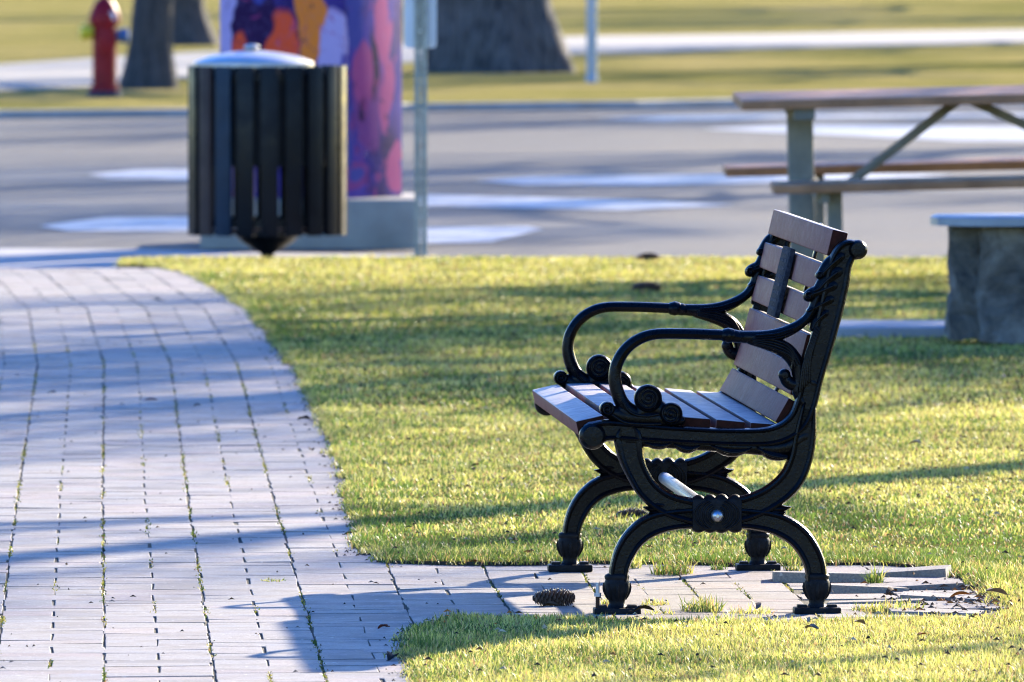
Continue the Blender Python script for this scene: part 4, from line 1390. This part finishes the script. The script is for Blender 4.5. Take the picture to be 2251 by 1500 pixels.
# ------------------------------------------------------------------ trees
def tree_mb(seed, h, r0, spread=1.0, levels=4, flare=1.35, lumpy=0.05, clear=0.28):
    r = random.Random(seed)
    tr, br = MB(), MB()
    n = 16
    P, Rd = [], []
    lean = Vector((r.uniform(-0.05, 0.05), r.uniform(-0.05, 0.05), 0))
    for i in range(14):
        t = i / 13
        P.append(Vector((0, 0, -0.1 + t * h * 0.62)) + lean * t * h + Vector((math.sin(t * 5 + seed) * 0.06 * h * 0.1, math.cos(t * 4 + seed) * 0.05 * h * 0.1, 0)))
        Rd.append(r0 * (1 - 0.62 * t) * (1 + (flare - 1) * math.exp(-t * h * 0.62 / 0.22)))
    # lumpy trunk
    rings = []
    ns = 28
    zz_ = []
    for i in range(40):
        t = i / 39
        k = (t ** 1.7) * 13
        a = int(min(12, k)); f = k - a
        c = P[a].lerp(P[a + 1], f); rad = Rd[a] + (Rd[a + 1] - Rd[a]) * f
        rings.append([c + Vector((math.cos(q), math.sin(q), 0)) * rad * (1 + lumpy * math.sin(q * 5 + seed + c.z * 1.3) + lumpy * 0.6 * math.sin(q * 9 + c.z * 2.7) + r.uniform(-1, 1) * lumpy * 0.25) for q in [2 * math.pi * s / ns for s in range(ns)]])
    tr.rings(rings, True)
    def grow(p, d, ln, rad, lev):
        pts, rs = [p], [rad]
        q = p.copy(); dd = d.copy()
        ns_ = 5
        for i in range(ns_):
            dd = (dd + Vector((r.uniform(-0.22, 0.22), r.uniform(-0.22, 0.22), r.uniform(-0.08, 0.20)))).normalized()
            q = q + dd * ln / ns_
            pts.append(q.copy()); rs.append(max(0.0055, rad * (1 - 0.72 * (i + 1) / ns_)))
        br.tube(pts, rs, 5 if lev > 1 else 7)
        if lev >= levels: return
        kids_ = {0: 7, 1: 7, 2: 6, 3: 4}[lev]
        for i in range(kids_):
            t = r.uniform(0.25, 1.0)
            k = t * ns_; a = min(ns_ - 1, int(k))
            pp_ = pts[a].lerp(pts[a + 1], k - a)
            rr_ = rs[a] + (rs[a + 1] - rs[a]) * (k - a)
            side_ = Vector((r.uniform(-1, 1), r.uniform(-1, 1), r.uniform(-0.3, 0.8)))
            nd = (dd * 0.55 + side_.normalized() * 0.75).normalized()
            grow(pp_, nd, ln * r.uniform(0.38, 0.62), min(rr_ * 0.8, rad * 0.5), lev + 1)
    nl = 11
    for i in range(nl):
        t = clear + (1 - clear) * (i + r.uniform(0, 0.6)) / nl
        k = min(12.99, t * 13); a = int(k)
        p = P[a].lerp(P[a + 1], k - a)
        ang = i * 2.4 + r.uniform(-0.5, 0.5)
        d = Vector((math.cos(ang), math.sin(ang), r.uniform(0.15, 0.7))).normalized()
        grow(p, d, h * 0.40 * spread * (1.1 - 0.4 * t), Rd[a] * 0.42, 1)
    grow(P[-1], Vector((0, 0, 1)), h * 0.38, Rd[-1] * 0.9, 1)
    return tr, br
def tree(seed, loc, h, r0, label, bark, spread=1.0, levels=4, flare=1.35, lumpy=0.05, rz=0.0, group='bare winter trees', clear=0.28):
    e = empty('bare_tree', loc, rz)
    tr, br = tree_mb(seed, h, r0, spread, levels, flare, lumpy, clear)
    tr.build('trunk', M[bark], e, ang=70)
    b = br.build('crown', M[bark], e)
    b['kind'] = 'stuff'
    tag(e, label, 'tree', group)
    return e
c = at(1092, 160, FZ)
tree(3, (c.x, c.y + 0.5, FZ), 15.0, 0.58, 'huge dark rugged tree trunk on the far verge behind the sign', 'bark_mid', levels=3, flare=1.28, lumpy=0.085, clear=0.35)
c = at(338, 196, FZ)
tree(5, (c.x, c.y + 0.2, FZ), 9.0, 0.185, 'slim blue-grey tree trunk right beside the fire hydrant', 'bark', levels=3, flare=1.5, lumpy=0.03, clear=0.4)
c = at(400, 100, FZ)
tree(8, (c.x, c.y, FZ), 10.0, 0.20, 'brown tree trunk behind the slim trunk left of the mural', 'bark', levels=3, flare=1.9, lumpy=0.06, clear=0.4)
# trees standing out of frame to the right, between the lawn and the sun: their shadows cross path, lawn and road
tree(31, (6.45, 37.3, 0), 8.5, 0.075, 'young slim bare tree right of the front lawn', 'bark', spread=0.35, levels=2, clear=0.5)
ta = tree(21, (7.4, 46.5, 0), 13.0, 0.24, 'bare tree beside the lawn nearest to the bench, out to the right', 'bark', spread=0.5, clear=0.62)
tb = tree(22, (6.9, 57.0, 0), 11.5, 0.24, 'bushy bare tree by the road edge right of the picnic table', 'bark', spread=0.95, clear=0.30)
for (x, y, s, rz, lb) in ((5.2, 56.2, 0.8, 3.3, 'smaller bushy bare tree at the corner of lawn and road'), (9.6, 64.5, 1.15, 1.9, 'tall bare tree right of the road'),
        (7.9, 84.0, 1.1, 3.6, 'bare tree right of the road, second along'), (8.6, 95.0, 1.15, 4.4, 'bare tree right of the road, third along'), (9.0, 112.0, 1.0, 5.0, 'bare tree on the far verge right of the picnic table'),
        (8.0, 131.0, 1.0, 0.2, 'bare tree beside the far sidewalk'), (9.5, 150.0, 1.1, 0.7, 'bare tree behind the far sidewalk'), (14.0, 185.0, 1.3, 5.7, 'bare tree farthest out beyond the verge'), (10.6, 196.0, 1.4, 2.2, 'tall bare tree farthest back behind the far sidewalk')):
    t_ = copy_tree(tb)
    t_.location = (x, y, 0 if y < 56 else (ROAD_Z if y < 95 else FZ))
    t_.rotation_euler = (0, 0, rz)
    t_.scale = (s, s, s)
    t_['label'] = lb
